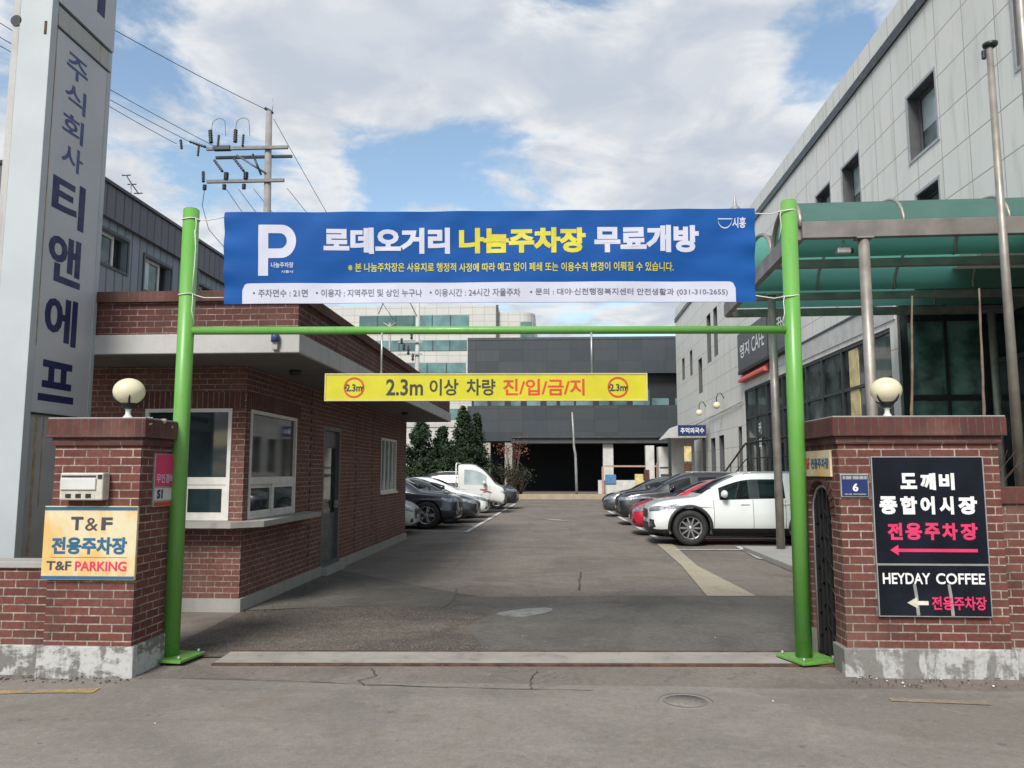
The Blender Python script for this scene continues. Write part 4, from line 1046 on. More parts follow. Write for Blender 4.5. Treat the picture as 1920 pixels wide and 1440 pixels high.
B().box(-.06, 14, oy(4), oy(55.02), 12.15, 12.42).obj('roof_trim', 'dark_frame', t, local=True)
B().box(-.03, 14, oy(4), oy(55.01), 12.42, 13.0).obj('parapet', 'tile_facade', t, local=True)
for k, (y0, y1, z0, z1) in enumerate(WINS + LOW):
    a, c = oy(y0), oy(y1)
    f = B()
    f.box(.0, .335, a, a + .02, z0, z1); f.box(0, .335, c - .02, c, z0, z1); f.box(0, .335, a + .02, c - .02, z1 - .02, z1); f.box(0, .335, a + .02, c - .02, z0, z0 + .02)
    f.frame((.28, c - .02, z0 + .02), (0, -1, 0), (0, 0, 1), c - a - .04, z1 - z0 - .04, .06, .05)
    f = f.obj('window', 'signboard_grey', t, local=True)
    B().box(.30, .31, a + .03, c - .03, z0 + .03, z1 - .03).obj('pane', 'glass_window', f, local=True)
    B().box(.295, .299, a + .03 + (c - a) * .3, c - .08, z0 + (z1 - z0) * .45, z1 - .05).obj('blind', 'glass_pale', f, local=True)
    if z1 > 6 and y1 < 40: B().frame((0, c + .07, z0 - .07), (0, -1, 0), (0, 0, 1), c - a + .14, z1 - z0 + .14, .07, .02).obj('window_trim', 'aluminium', t, local=True)
# shopfront: dark frame grid with one pane per bay
ED = [19.75, 21.5, 23.25, 25.0, 26.6, 27.7, 29.4, 31.6, 33.4, 35.2]
f = B()
for y in ED: f.box(.02, .15, max(oy(19.75), oy(y) - .06), min(oy(35.2), oy(y) + .06), 1.5, 5.25)
for a, c in zip(ED, ED[1:]):
    for z in (1.5, 3.95, 5.15): f.box(.03, .14, oy(a) + .06, oy(c) - .06, z, z + .09)
f = f.obj('shopfront', 'dark_frame', t, local=True)
for k, (a, c) in enumerate(zip(ED, ED[1:])):
    for z0, z1 in ((1.59, 3.95), (4.04, 5.15)):
        B().box(.08, .09, oy(a) + .06, oy(c) - .06, z0, z1).obj('pane', 'glass_store' if k not in (5, 6) else 'glass_dark', f, local=True)
B().box(.06, .075, oy(22.05), oy(22.75), 1.6, 5.1).obj('poster', 'poster_cream', f, local=True)
B().box(-.03, .0, oy(19.4), oy(27.6), 5.4, 5.95).obj('fascia', 'panel_white', t, local=True)
B().box(-.05, 0.0, oy(19.4), oy(35.3), 5.95, 6.02).obj('fascia_trim', 'dark_frame', t, local=True)
for k, (z, hgt) in enumerate(((3.2, .5), (2.55, .5))):
    text(("커", "피")[k], 'window_lettering', f, lambda a, b, n, z=z: Vector((.07 - n, oy(33.2) - a * .4, z + b * hgt)), 'letter_white', .03, local=True)
# side rod and gooseneck lamps
B().tube([(-.08, oy(54.5), 4.25), (-.08, oy(45), 4.5), (-.08, oy(35.5), 4.78)], .03, 6).obj('conduit', 'galvanised', t, local=True)
mo = INV[office.name].inverted()
for k, (Y, z) in enumerate(((39.5, 4.95), (44.4, 4.95))):
    p = mo @ Vector((0, oy(Y), z))
    u = thing('wall_lamp', ('cream globe wall lamp on a curved bracket nearer the shopfront', 'cream globe wall lamp on a curved bracket farther from the shopfront')[k], 'lamp', p, 0, 'gooseneck globe lamps on the tiled wall')
    x, y, zz = p
    B().tube([(x, y, zz + .35), (x - .15, y, zz + .62), (x - .3, y, zz + .62), (x - .38, y, zz + .4), (x - .38, y, zz + .18)], .025, 6).obj('bracket', 'dark_frame', u)
    B().lathe([(.18 * math.sin(math.pi * i / 12), -.18 * math.cos(math.pi * i / 12)) for i in range(1, 12)], (x - .38, y, zz), n=18).obj('globe', 'cream_glass', u)
# cafe sign and red awning strip
t = thing('cafe_sign', 'dark grey cafe signboard with white lettering above the shopfront', 'sign', mo @ Vector((-.2, oy(31.5), 6)), -FA)
B().box(0, .18, -4.0, 3.9, .1, 1.8, .02).obj('board', 'signboard_grey', t, local=True)
B().box(-.02, .16, -4.0, 3.9, -.02, .09).obj('base_strip', 'black', t, local=True)
B().box(-.012, .01, -1.2, -1.12, .1, 1.8).obj('seam', 'black', t, local=True)
def cs(s_, y0, y1, z0, z1, mt, bold): text(s_, 'lettering', t, lambda a, b, n: Vector((-.012 - n, y0 + (y1 - y0) * a, z0 + (z1 - z0) * b)), mt, bold, local=True)
cs("영지", 3.4, 1.7, .62, 1.25, 'letter_white', .02); cs("CAFE", 1.3, -.7, .62, 1.25, 'letter_white', .01); cs("COFFEE", -1.5, -3.6, .85, 1.3, 'letter_white', .01)
t = thing('awning', 'short red awning strip under the cafe signboard', 'awning', mo @ Vector((-.05, oy(31.5), 5.6)), -FA)
B().prism([(0, -.6, .32), (-.2, -.6, .12), (-.2, -.6, .02), (0, -.6, 0)], (0, 4.4, 0)).obj('cover', 'awning_red', t, local=True)
t = thing('entrance_landing', 'raised concrete landing with steps before the shopfront', 'steps', mo @ Vector((-.9, oy(31), 0)), -FA)
b = B(); b.box(-.85, .85, -8.6, -2.8, -.02, 1.45)
for i in range(6): b.box(-.85, .85, -2.8 + i * .34, -2.46 + i * .34, -.02, 1.22 - i * .2)
b.obj('steps', 'concrete', t, local=True)
t = thing('stair_railing', 'black metal handrail along the shopfront landing and its steps', 'railing', mo @ Vector((-1.68, oy(31), 1.45)), -FA)
B().tube([(0, -8.4, 1.2), (0, -3.0, 1.2), (0, -2.7, 1.16), (0, 1.0, .12)], .035, 8).obj('handrail', 'iron', t, local=True)
for y in [-8.4 + i * 1.35 for i in range(5)]: B().cyl((0, y, 0), (0, y, 1.19), .022, n=6).obj('baluster', 'iron', t, local=True)
B().tube([(0, -8.4, .65), (0, -3.0, .65), (0, -2.7, .6), (0, .9, -.4)], .02, 6).obj('lower_rail', 'iron', t, local=True)
for y, z in ((-1.6, .86), (-.3, .5), (1.0, .12)): B().cyl((0, y, z - 1.1), (0, y, z), .022, n=6).obj('baluster', 'iron', t, local=True)
# glazed entrance in the recess
t = thing('glass_entrance', 'dark green glazed entrance screen recessed under the green canopy', 'entrance', (8.6, 19.3, 0))
f = B()
for x0, x1 in ((8.5, 8.68), (9.55, 9.62), (10.42, 10.62)): f.box(x0, x1, 19.2, 19.32, .1, 5.88)
for z in (.1, 1.55, 3.35, 5.3):
    f.box(8.68, 9.55, 19.22, 19.31, z, z + .14); f.box(9.62, 10.42, 19.22, 19.31, z, z + .14)
f.obj('frame', 'dark_frame', t)
for x0, x1 in ((8.68, 9.55), (9.62, 10.42)):
    for z0, z1 in ((.24, 1.55), (1.69, 3.35), (3.49, 5.3), (5.44, 5.88)): B().box(x0, x1, 19.26, 19.27, z0, z1).obj('pane', 'glass_green', t)
f = B()
for y in (9.1, 11.2, 13.3, 15.4, 17.4, 19.0): f.box(10.55, 10.66, y - .07, y + .07, .1, 5.88)
for z in (.1, 2.6, 4.2):
    for y0, y1 in ((9.17, 11.13), (11.27, 13.23), (13.37, 15.33), (15.47, 17.33), (17.47, 18.93)): f.box(10.56, 10.65, y0, y1, z, z + .12)
f.obj('side_frame', 'steel_under', t)
for y0, y1 in ((9.17, 11.13), (11.27, 13.23), (13.37, 15.33), (15.47, 17.33), (17.47, 18.93)): B().box(10.6, 10.61, y0, y1, .2, 5.88).obj('pane', 'glass_dark', t)

# ------------------------------------------------------------------ green canopy
t = canopy = thing('green_canopy', 'green polycarbonate barrel canopy on steel posts over the office entrance', 'canopy', (4.0, 12.3, 0), R(-1.8))
# own frame: x = 0 lot-side edge, y = 0 street-side beam
CW, BY, ZB = 6.4, (0, 1.85, 4.55, 6.35), 5.33
def beam(y, dep, name='beam'):
    B().box(0, CW, y - .06, y + .06, ZB, ZB + dep, .008).obj(name, 'steel_beam', t, local=True)
for y, dep in zip(BY, (.27, .15, .15, .18)): beam(y, dep)
for x in (0.0, CW): 
    B().box(x - .06, x + .06, .062, BY[-1] - .062, ZB + .003, ZB + .297, .008).obj('side_beam', 'steel_beam', t, local=True)
for k, (a, c) in enumerate(zip(BY, BY[1:])):
    hgt = (.62, .72, .55)[k]; m = (a + c) / 2; hw = (c - a) / 2; z0 = ZB + .21
    def arc(i, n=16, lift=0.0, a=a, c=c, m=m, hw=hw, hgt=hgt, z0=z0):
        th = math.pi * i / n; return m - (hw - .03) * math.cos(th), z0 + (hgt + lift) * math.sin(th) ** .9
    B().grid(lambda u, v: (.02 + (CW - .04) * v, *arc(u * 24, 24)), 24, 16).obj('vault_sheet', 'polycarbonate', t, local=True)
    for x in [0.0 + CW * q / 4 for q in range(5)]:
        B().tube([(x, *arc(i, 16, .02)) for i in range(17)], .04 if x in (0.0, CW) else .028, 6).obj('arch_rib', 'steel', t, local=True)
for x, y in ((.95, .0), (.48, 3.95), (5.9, 0.0), (5.9, 6.0)):
    b = B(); b.cyl((x, y, -.02), (x, y, ZB - .02), .083, n=20); b.box(x - .13, x + .13, y - .1, y + .1, ZB - .025, ZB - .002)
    b.obj('post', 'steel', t, local=True)
B().box(4.2, 4.24, -.075, -.062, ZB + .02, ZB + .29).obj('rust_patch', 'rust_streak', t, local=True)
t = thing('security_camera', 'small grey security camera hanging under the street edge of the green canopy', 'camera', (4.66, 12.45, 5.2))
B().box(4.58, 4.80, 12.38, 12.5, 5.12, 5.22, .02).obj('housing', 'galvanised', t); B().cyl((4.8, 12.44, 5.17), (4.84, 12.44, 5.17), .045, n=14).obj('lens', 'black', t)
B().cyl((4.7, 12.44, 5.22), (4.7, 12.44, 5.34), .02, n=8).obj('bracket', 'galvanised', t)
t = thing('street_lamp', 'dome-shaped lamp head with a spike on the canopy edge behind the banner end', 'lamp', (4.06, 17.3, 5.62))
B().cyl((4.06, 17.3, 5.62), (4.06, 17.3, 7.25), .04, .03, 10).obj('pole', 'galvanised', t)
B().tube([(4.06, 17.3, 7.2), (4.08, 17.3, 7.52), (4.17, 17.3, 7.58)], .022, 8).obj('arm', 'galvanised', t)
B().lathe([(.19, 7.42), (.18, 7.46), (.11, 7.57), (.05, 7.64), (.035, 7.70), (.012, 7.86), (0, 7.88)], (4.17, 17.3, 0), n=22).obj('hood', 'galvanised', t)
B().lathe([(.0, 7.35), (.10, 7.36), (.16, 7.42)], (4.17, 17.3, 0), n=18).obj('lens', 'lamp_glass', t)

# ------------------------------------------------------------------ flagpoles, canes, twigs behind the right wall
for k, (x, y, zt) in enumerate(((4.915, 8.5, 6.36), (5.10, 8.2, 9.5))):
    t = thing('flagpole', ('steel flagpole with a dark finial and pulley at its top', 'taller steel flagpole whose top rises out of view')[k], 'flagpole', (x, y, 1.38), 0, 'flagpoles behind the planter wall')
    B().cyl((x, y, 1.38), (x, y, zt), .054, .034, 18).obj('pole', 'steel', t)
    b = B().lathe([(.04, zt - .005), (.075, zt + .02), (.08, zt + .05), (.0, zt + .075)], (x + .01, y, 0), n=14)
    b.obj('finial', 'dark_frame', t)
    B().box(x - .085, x - .045, y - .02, y + .02, zt - .13, zt - .03, .006).obj('pulley', 'dark_frame', t)
def cane(label, p, q, r):
    p, q = Vector(p), Vector(q); P = []; n = 14; rnd = random.Random(label)
    for i in range(n + 1): P.append(p.lerp(q, i / n) + Vector((rnd.uniform(-.003, .003), rnd.uniform(-.003, .003), 0)))
    tag(B().tube(P, [r * (1.25 if i % 3 == 0 else 1) * (1 - .45 * i / n) for i in range(n + 1)], 8).obj('garden_cane', 'wood'), label, 'cane', 'garden canes in the planter')
cane('thin wooden garden cane leaning behind the globe lamp on the wide pillar', (3.54, 7.95, 1.38), (3.66, 7.95, 3.42), .016)
cane('straighter wooden garden cane standing close to the flagpole', (4.24, 7.9, 1.38), (4.30, 7.9, 3.48), .016)
def twigs(name, label, cx, cy, cz, n, hgt, spread, mat, seed, cat='shrub', r=.006):
    rnd = random.Random(seed); b = B()
    for i in range(n):
        a = rnd.uniform(0, 6.28); d = rnd.uniform(.2, 1) * spread
        p = Vector((cx + rnd.uniform(-.05, .05), cy + rnd.uniform(-.05, .05), cz)); P = [p]; dirv = Vector((math.cos(a) * d, math.sin(a) * d, hgt * rnd.uniform(.5, 1))) / 5
        for k in range(5):
            P.append(P[-1] + dirv + Vector((rnd.uniform(-.03, .03), rnd.uniform(-.03, .03), rnd.uniform(-.02, .02))))
        b.tube(P, [r * (1 - .15 * k) for k in range(6)], 5)
    return tag(b.obj(name, mat), label, cat)
twigs('bare_shrub', 'leafless brown shrub twigs over the planter wall beside the pillar', 3.95, 7.5, 1.38, 34, .55, .5, 'bark', 3)
twigs('bare_shrub', 'leafless shrub with longer twigs at the flagpole base', 4.75, 7.75, 1.38, 22, .7, .4, 'bark', 9)

# ------------------------------------------------------------------ far end of the lot
t = thing('dark_panel_building', 'low dark slate panelled building raised on open pilotis at the lot end', 'building', (1.5, 64, 0))
b = B(); b.box(-6.75, 18, 62, 78, 4.05, 6.86); b.obj('lower_wall', 'tile_dark', t)
B().box(-6.75, 18, 62, 78, 9.45, 12.35).obj('upper_wall', 'tile_dark', t)
B().box(-6.5, 18, 62.9, 77.8, 6.86, 9.45).obj('window_band', 'dark_frame', t)
B().box(-6.76, 18, 61.96, 62, 12.2, 12.4).obj('roof_edge', 'steel_under', t)
x = -6.3; k = 0
rnd = random.Random(11)
while x < 10.5:
    w_ = rnd.choice((.8, 1.1, 1.35)); B().box(x, x + w_, 62.86, 62.9, 6.95, rnd.choice((7.5, 7.55, 8.2))).obj('window_pane', 'glass_far', t); x += w_ + rnd.choice((.18, .3, .5)); k += 1
B().box(-3.2, 18, 61.8, 62, 4.3, 4.42).obj('canopy_edge', 'steel_under', t); B().box(-3.2, 18, 61.75, 62, 3.86, 4.04).obj('canopy_edge', 'steel_under', t)
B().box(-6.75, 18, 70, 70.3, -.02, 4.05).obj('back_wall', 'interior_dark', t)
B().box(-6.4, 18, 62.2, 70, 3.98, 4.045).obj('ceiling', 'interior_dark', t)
for x0, x1, mt in ((-5.55, -4.9, 'concrete_warm'), (-3.75, -3.15, 'concrete'), (4.05, 4.85, 'panel_white'), (12, 12.8, 'panel_white')):
    B().box(x0, x1, 62.15, 62.8, -.02, 3.97).obj('column', mt, t)
B().box(-6.7, -5.6, 62.6, 62.9, -.02, 3.97).obj('side_wall', 'brick_booth', t)
t = tag(B().box(3.45, 8.8, 59.0, 59.25, -.02, 1.0, .01).obj('low_wall', 'panel_white'), 'low white wall before the dark pilotis opening', 'wall')
t = tag(B().prism([(3.98, 58.9, .75), (4.78, 58.9, .75), (4.78, 58.96, 1.42), (3.98, 58.96, 1.42)], (0, .04, 0)).obj('notice_board', 'panel_blue'), 'blue notice board fixed to the low white wall', 'board')
t = thing('boom_barrier', 'orange and white pole barrier across the dark opening', 'barrier', (6.3, 58.6, 0))
B().box(3.9, 7.8, 58.55, 58.63, 1.98, 2.1).obj('boom', 'orange_white', t); B().box(3.7, 3.85, 58.5, 58.68, -.02, 2.0, .01).obj('stand', 'orange', t); B().box(7.75, 8.1, 58.5, 58.85, -.02, 2.3, .02).obj('post', 'orange', t)
t = thing('thin_pole', 'slim grey crooked pole standing before the dark building', 'pole', (1.52, 48.9, 0))
B().tube([(1.54, 48.9, -.02), (1.50, 48.9, 1.6), (1.47, 48.9, 2.7), (1.38, 48.9, 3.2), (1.36, 48.9, 4.0), (1.28, 48.9, 5.35)], [.09, .085, .08, .07, .065, .05], 10).obj('shaft', 'galvanised', t)
t = thing('storage_cabinet', 'tall white storage cabinet at the lot edge beyond the black car', 'cabinet', (6.5, 46, 0))
B().box(5.45, 5.95, 45.8, 46.2, -.02, 3.15, .02).obj('body', 'panel_white', t); B().box(5.5, 5.9, 45.78, 45.8, 1.2, 2.9).obj('door', 'panel_white', t)
t = thing('storage_cabinet', 'wide white cabinet under the pale porch roof', 'cabinet', (7.2, 47, 0))
B().box(6.3, 8.0, 46.6, 47.4, -.02, 3.1, .02).obj('body', 'panel_white', t); B().box(6.35, 7.95, 46.56, 46.6, 1.85, 1.92).obj('seam', 'steel_under', t); B().box(6.4, 7.9, 46.5, 46.6, 1.4, 1.5).obj('handle_rail', 'steel_under', t)
t = thing('snack_stall', 'small stall with a blue lettered signboard and pale roof against the tiled wall', 'stall', (7.7, 44, 0))
B().prism([(6.35, 43.6, 3.5), (7.0, 43.6, 4.2), (8.5, 43.6, 4.2), (8.5, 43.6, 3.5)], (0, 3.2, 0)).obj('roof', 'concrete_pale', t)
B().box(6.98, 8.5, 43.45, 43.58, 3.62, 4.2, .01).obj('signboard', 'plate_blue', t)
text("추억의국수", 'lettering', t, rect((0, 43.449, 0), *XZ, 7.1, 8.4, 3.74, 4.06), 'letter_white', .02)
B().box(6.98, 8.5, 43.46, 43.58, 3.5, 3.6).obj('trim', 'galvanised', t)
for x in (6.45, 8.35): B().box(x, x + .15, 43.65, 43.8, -.02, 3.5).obj('post', 'dark_frame', t)
B().box(7.0, 8.3, 46.0, 46.2, .9, 3.5).obj('back_panel', 'panel_white', t)
t = thing('menu_board', 'small cream menu board standing under the blue signboard', 'board', (7.6, 43.9, 0))
B().box(7.35, 7.75, 43.9, 43.95, 2.2, 3.05, .01).obj('board', 'poster_cream', t); B().box(7.35, 7.75, 43.9, 43.95, 1.5, 2.1, .01).obj('lower_board', 'rust', t); B().box(7.52, 7.58, 43.96, 44.0, -.02, 3.0).obj('stand', 'iron', t)
t = thing('sandwich_board', 'low cream and rust coloured board standing beside the barrier', 'board', (4.95, 45, 0))
B().box(4.72, 5.2, 45, 45.1, -.02, 1.5, .01).obj('board', 'poster_cream', t); B().box(5.25, 5.55, 45, 45.1, -.02, 1.75, .01).obj('side_board', 'rust', t)

t = thing('tiled_tower', 'large pale tiled building with long teal window bands rising behind the lot', 'building', (-12, 86, 0))
def tower(x0, x1, y0, y1, zt, r):
    P = [(x0, y1), (x0, y0), (x1 - r, y0)] + [(x1 - r + r * math.sin(a), y0 + r - r * math.cos(a)) for a in [math.pi / 2 * i / 6 for i in range(1, 7)]] + [(x1, y1)]
    return B().prism([(x, y, -.02) for x, y in P], (0, 0, zt + .02))
tower(-30, -5.6, 80, 96, 19.0, .1).obj('wall', 'tile_far', t)
tower(-5.6, -1.7, 80.4, 96, 18.3, 1.6).obj('wing', 'tile_far', t)
B().box(-5.75, -5.5, 79.95, 80.05, 14, 19).obj('downpipe', 'steel_under', t)
for x0, x1, z0, z1 in ((-20.2, -8.6, 16.75, 17.95), (-19.5, -8.8, 14.2, 15.3), (-19, -8.9, 11.85, 12.9), (-18, -9.0, 7.0, 8.1)):
    n = max(3, int((x1 - x0) / 1.7)); f = B().box(x0, x1, 79.93, 80.0, z0, z1).obj('window_band', 'glass_teal_far', t)
    for i in range(1, n): B().box(x0 + (x1 - x0) * i / n - .04, x0 + (x1 - x0) * i / n + .04, 79.9, 79.93, z0, z1).obj('mullion', 'dark_frame', f)
B().box(-3.2, -2.0, 80.2, 80.42, 15.4, 17.2).obj('window', 'glass_teal_far', t)
B().box(-31, -7.2, 79.9, 80, 6.2, 6.6).obj('ledge', 'concrete_pale', t)

t = thing('utility_pole', 'slim pale utility pole with dark gear before the tiled tower', 'utility pole', (-8.75, 50, 0))
B().cyl((-8.75, 50, -.02), (-8.75, 50, 14.0), .17, .13, 12).obj('pole', 'concrete_pale', t)
for z in (9.2, 10.0): B().box(-10.0, -8.4, 49.75, 49.85, z, z + .09).obj('crossarm', 'galvanised', t)
for x, z, h in ((-9.6, 9.5, .5), (-9.3, 9.2, .6), (-9.0, 8.8, .5), (-9.75, 9.9, .4), (-9.1, 10.2, .4), (-9.5, 8.1, .4), (-9.15, 7.9, .4)):
    B().lathe([(.05, 0), (.10, .1), (.06, .2), (.10, .3), (.04, h)], (x, 49.75, z), n=10).obj('insulator', 'dark_plastic', t)
cable('dark looped cable beside the slim pale utility pole', [(-11.3, 49.7, 11.9), (-10.9, 49.7, 12.9), (-9.9, 49.7, 13.2), (-9.2, 49.7, 12.6), (-8.8, 49.8, 11.8)], .03, 0, 5)
t = thing('parapet_pole', 'thin grey pole standing on the gatehouse roof', 'pole', (-5.5, 26, 0))
B().cyl((-5.72, 27, -.02), (-5.72, 27, 6.9), .045, n=8).obj('shaft', 'galvanised', t)
B().tube([(-5.95, 27, 6.9), (-5.72, 27, 6.75), (-5.5, 27, 6.9)], .03, 6).obj('fork', 'galvanised', t)

# ------------------------------------------------------------------ trees
def leaves(b, c, n, fn, size, rnd, flat=.6):
    for i in range(n):
        p, nrm = fn(rnd)
        u = Vector((rnd.gauss(0, 1), rnd.gauss(0, 1), rnd.gauss(0, 1))).normalized(); v = u.cross(nrm + Vector((rnd.gauss(0, .5), rnd.gauss(0, .5), rnd.gauss(0, .5)))).normalized()
        s = size * rnd.uniform(.5, 1.4); p = Vector(c) + p
        b.face([p - u * s - v * s * flat * .3, p + v * s * flat, p + u * s, p - v * s * flat])
def conifer(label, x, y, h, r, n, seed, tips=1):
    t = thing('conifer_tree', label, 'tree', (x, y, 0), 0, 'dark conifers beyond the parked cars')
    rnd = random.Random(seed)
    tk = B().tube([(x, y, -.02), (x + .05, y, h * .4), (x, y, h * .95)], [.13, .09, .02], 8)
    limbs = []
    for i in range(110):
        q = rnd.uniform(.10, .97); a = rnd.uniform(0, 6.283)
        L_ = r * (1 - q) ** .95 * rnd.uniform(.6, 1.15) + .06
        e = Vector((math.cos(a) * L_, math.sin(a) * L_, h * q + L_ * rnd.uniform(.25, .75)))
        limbs.append((Vector((0, 0, h * q)), e, .07 + .12 * (1 - q)))
        if i % 2: tk.tube([(x, y, h * q), (x + e.x, y + e.y, e.z)], [.03, .008], 5)
    tk.obj('trunk', 'bark', t)
    def fn(rd):
        p, e, s = rd.choice(limbs); f = rd.uniform(.25, 1.05)
        q = p.lerp(e, f) + Vector((rd.gauss(0, s * .7), rd.gauss(0, s * .7), rd.gauss(0, s))); return q, Vector((e.x, e.y, .3)).normalized()
    b = B(); leaves(b, (x, y, 0), int(n * 2.4), fn, .075, rnd); b.obj('crown', 'conifer', t)
conifer('broad dark conifer closest to the gatehouse end wall', -6.75, 40, 4.25, 1.75, 5000, 1)
conifer('shorter dark conifer between the two taller conifers', -5.75, 41, 4.0, 1.6, 4000, 2)
conifer('tallest pointed dark conifer behind the white truck', -4.95, 43.5, 5.35, 1.45, 4500, 3)
conifer('slim pointed dark conifer nearest the dark panelled building', -4.35, 45, 5.0, 1.2, 3600, 5)
conifer('low bushy conifer tucked behind the truck cab', -5.2, 39, 2.9, 1.0, 2500, 8)
def broad(name, label, x, y, z0, rx, h, n, mat, seed, size=.08):
    t = thing(name, label, 'shrub', (x, y, 0)); rnd = random.Random(seed)
    tk = B(); tips = []
    for i in range(9):
        a = rnd.uniform(0, 6.28); e = Vector((x + math.cos(a) * rx * rnd.uniform(.3, .9), y + math.sin(a) * rx * rnd.uniform(.3, .9), z0 + h * rnd.uniform(.55, .95)))
        tk.tube([(x, y, -.02), ((x + e.x) / 2, (y + e.y) / 2, e.z * .45), e], [.05, .035, .01], 5); tips.append(e)
    tk.obj('trunk', 'bark', t)
    def fn(rd):
        c = rd.choice(tips); d = Vector((rd.gauss(0, .3 * rx), rd.gauss(0, .3 * rx), rd.gauss(0, .13 * h))); return Vector((c.x, c.y, c.z)) + d, Vector((0, 0, 1))
    b = B(); leaves(b, (0, 0, 0), n, fn, size, rnd); b.obj('crown', mat, t)
broad('red_leaf_shrub', 'sparse reddish shrub before the dark building columns', -2.6, 52, 1.7, 1.1, 2.0, 420, 'red_leaf', 21, .06)
broad('dark_shrub', 'dark low shrub at the truck nose by the end kerb', -2.6, 48.5, .2, 1.0, 1.7, 1100, 'shrub_leaf', 22, .06)
broad('dark_shrub', 'brownish thin shrub below the reddish shrub', -2.1, 50.5, .3, .8, 1.6, 500, 'shrub_leaf', 23)
B_ = tag(B().box(-12, -4.6, 47.8, 48, -.02, 1.9).obj('boundary_wall', 'concrete_warm'), 'pale boundary wall glimpsed behind the conifers', 'wall')

# ------------------------------------------------------------------ cars
# Each body is one lofted skin (rear to front stations), smoothed, wheel arches cut out, then divided into paint, glass and trim.
# station: (x, zb, wmax, zbelt, wbelt, ztop, wtop, tag) - the tag says what lies between this station and the next one forward
def ring(st):
    x, zb, wm, zt, wb, zr, wr, _ = st; h = zr - zt
    return [(0, zb), (wm * .8, zb), (wm * .965, zb + .10), (wm, zb + (zt - zb) * .52), (wb, zt), (wr + (wb - wr) * .22, zt + h * .84), (wr - .045, zt + h * .955), (wr * .5, zr - h * .012), (0, zr)]
SUV = dict(L=4.48, wr=.39, ax=(1.31, -1.36), st=[
    (-2.21, .42, .70, .98, .66, 1.06, .52, 'trunk'), (-2.14, .34, .86, 1.02, .80, 1.16, .62, 'rw'), (-1.78, .30, .915, 1.07, .85, 1.585, .60, 'pillar'),
    (-1.58, .27, .925, 1.065, .86, 1.61, .61, 'win'), (-1.02, .25, .93, 1.055, .865, 1.645, .62, 'pillar'), (-.93, .25, .93, 1.05, .865, 1.647, .62, 'win'),
    (-.13, .25, .928, 1.03, .865, 1.645, .62, 'bpillar'), (-.04, .25, .928, 1.028, .865, 1.64, .62, 'win'), (.22, .25, .926, 1.02, .862, 1.595, .62, 'wsw'),
    (.66, .25, .924, 1.01, .858, 1.385, .66, 'wsA'), (1.02, .25, .922, 1.0, .85, 1.14, .72, 'hood'), (1.12, .25, .922, .995, .845, 1.075, .74, 'hood'),
    (1.55, .24, .92, .965, .83, 1.04, .72, 'hood'), (1.92, .23, .90, .90, .80, .985, .68, 'hood'), (2.12, .24, .84, .82, .74, .90, .60, 'hood'), (2.225, .30, .70, .70, .60, .77, .48, 'hood')])
SEDAN = dict(L=4.62, wr=.325, ax=(1.40, -1.32), st=[
    (-2.28, .40, .66, .90, .62, .95, .5, 'trunk'), (-2.20, .30, .82, .97, .76, 1.03, .62, 'trunk'), (-1.75, .25, .885, .98, .82, 1.06, .66, 'rw'),
    (-1.10, .22, .90, .975, .83, 1.38, .58, 'pillar'), (-.92, .22, .905, .97, .835, 1.425, .58, 'win'), (-.20, .21, .91, .955, .835, 1.46, .585, 'bpillar'),
    (-.11, .21, .91, .95, .835, 1.46, .585, 'win'), (.30, .21, .91, .94, .832, 1.43, .585, 'wsw'), (.78, .21, .908, .93, .83, 1.235, .63, 'wsA'),
    (1.22, .21, .905, .92, .82, .99, .70, 'hood'), (1.32, .21, .90, .91, .815, .95, .71, 'hood'), (1.75, .20, .89, .85, .79, .90, .68, 'hood'),
    (2.08, .19, .84, .75, .73, .80, .60, 'hood'), (2.24, .21, .74, .64, .64, .68, .5, 'hood'), (2.30, .28, .60, .56, .52, .60, .4, 'hood')])
HATCH = dict(L=3.9, wr=.31, ax=(1.22, -1.22), st=[
    (-1.93, .40, .66, .90, .62, .97, .5, 'trunk'), (-1.87, .30, .80, .98, .74, 1.08, .58, 'rw'), (-1.55, .25, .84, .99, .78, 1.44, .56, 'pillar'),
    (-1.36, .23, .845, .985, .785, 1.475, .56, 'win'), (-.42, .21, .85, .965, .79, 1.51, .565, 'bpillar'), (-.33, .21, .85, .96, .79, 1.51, .565, 'win'),
    (.20, .21, .85, .95, .788, 1.46, .565, 'wsw'), (.66, .21, .848, .94, .785, 1.25, .60, 'wsA'), (1.02, .21, .845, .93, .78, 1.01, .66, 'hood'),
    (1.12, .21, .84, .92, .775, .98, .67, 'hood'), (1.5, .20, .83, .86, .75, .93, .63, 'hood'), (1.78, .20, .78, .76, .68, .82, .54, 'hood'), (1.92, .27, .62, .62, .52, .68, .42, 'hood')])
TRUCK = dict(L=5.1, wr=.32, ax=(1.55, -1.15), st=[
    (.62, .50, .80, 1.12, .80, 1.91, .73, 'pillar'), (.68, .48, .845, 1.12, .825, 1.955, .74, 'pillar'), (.84, .46, .85, 1.115, .83, 1.97, .74, 'win'), (1.42, .44, .85, 1.10, .83, 1.965, .735, 'wsw'),
    (1.84, .42, .85, 1.09, .825, 1.60, .745, 'wsA'), (2.14, .40, .85, 1.07, .82, 1.20, .76, 'hood'), (2.22, .38, .85, 1.05, .815, 1.11, .77, 'hood'),
    (2.40, .34, .85, 1.00, .81, 1.05, .76, 'hood'), (2.50, .33, .84, .93, .80, .97, .74, 'hood'), (2.545, .34, .82, .80, .79, .84, .72, 'hood'), (2.56, .40, .74, .68, .72, .72, .6, 'hood')])

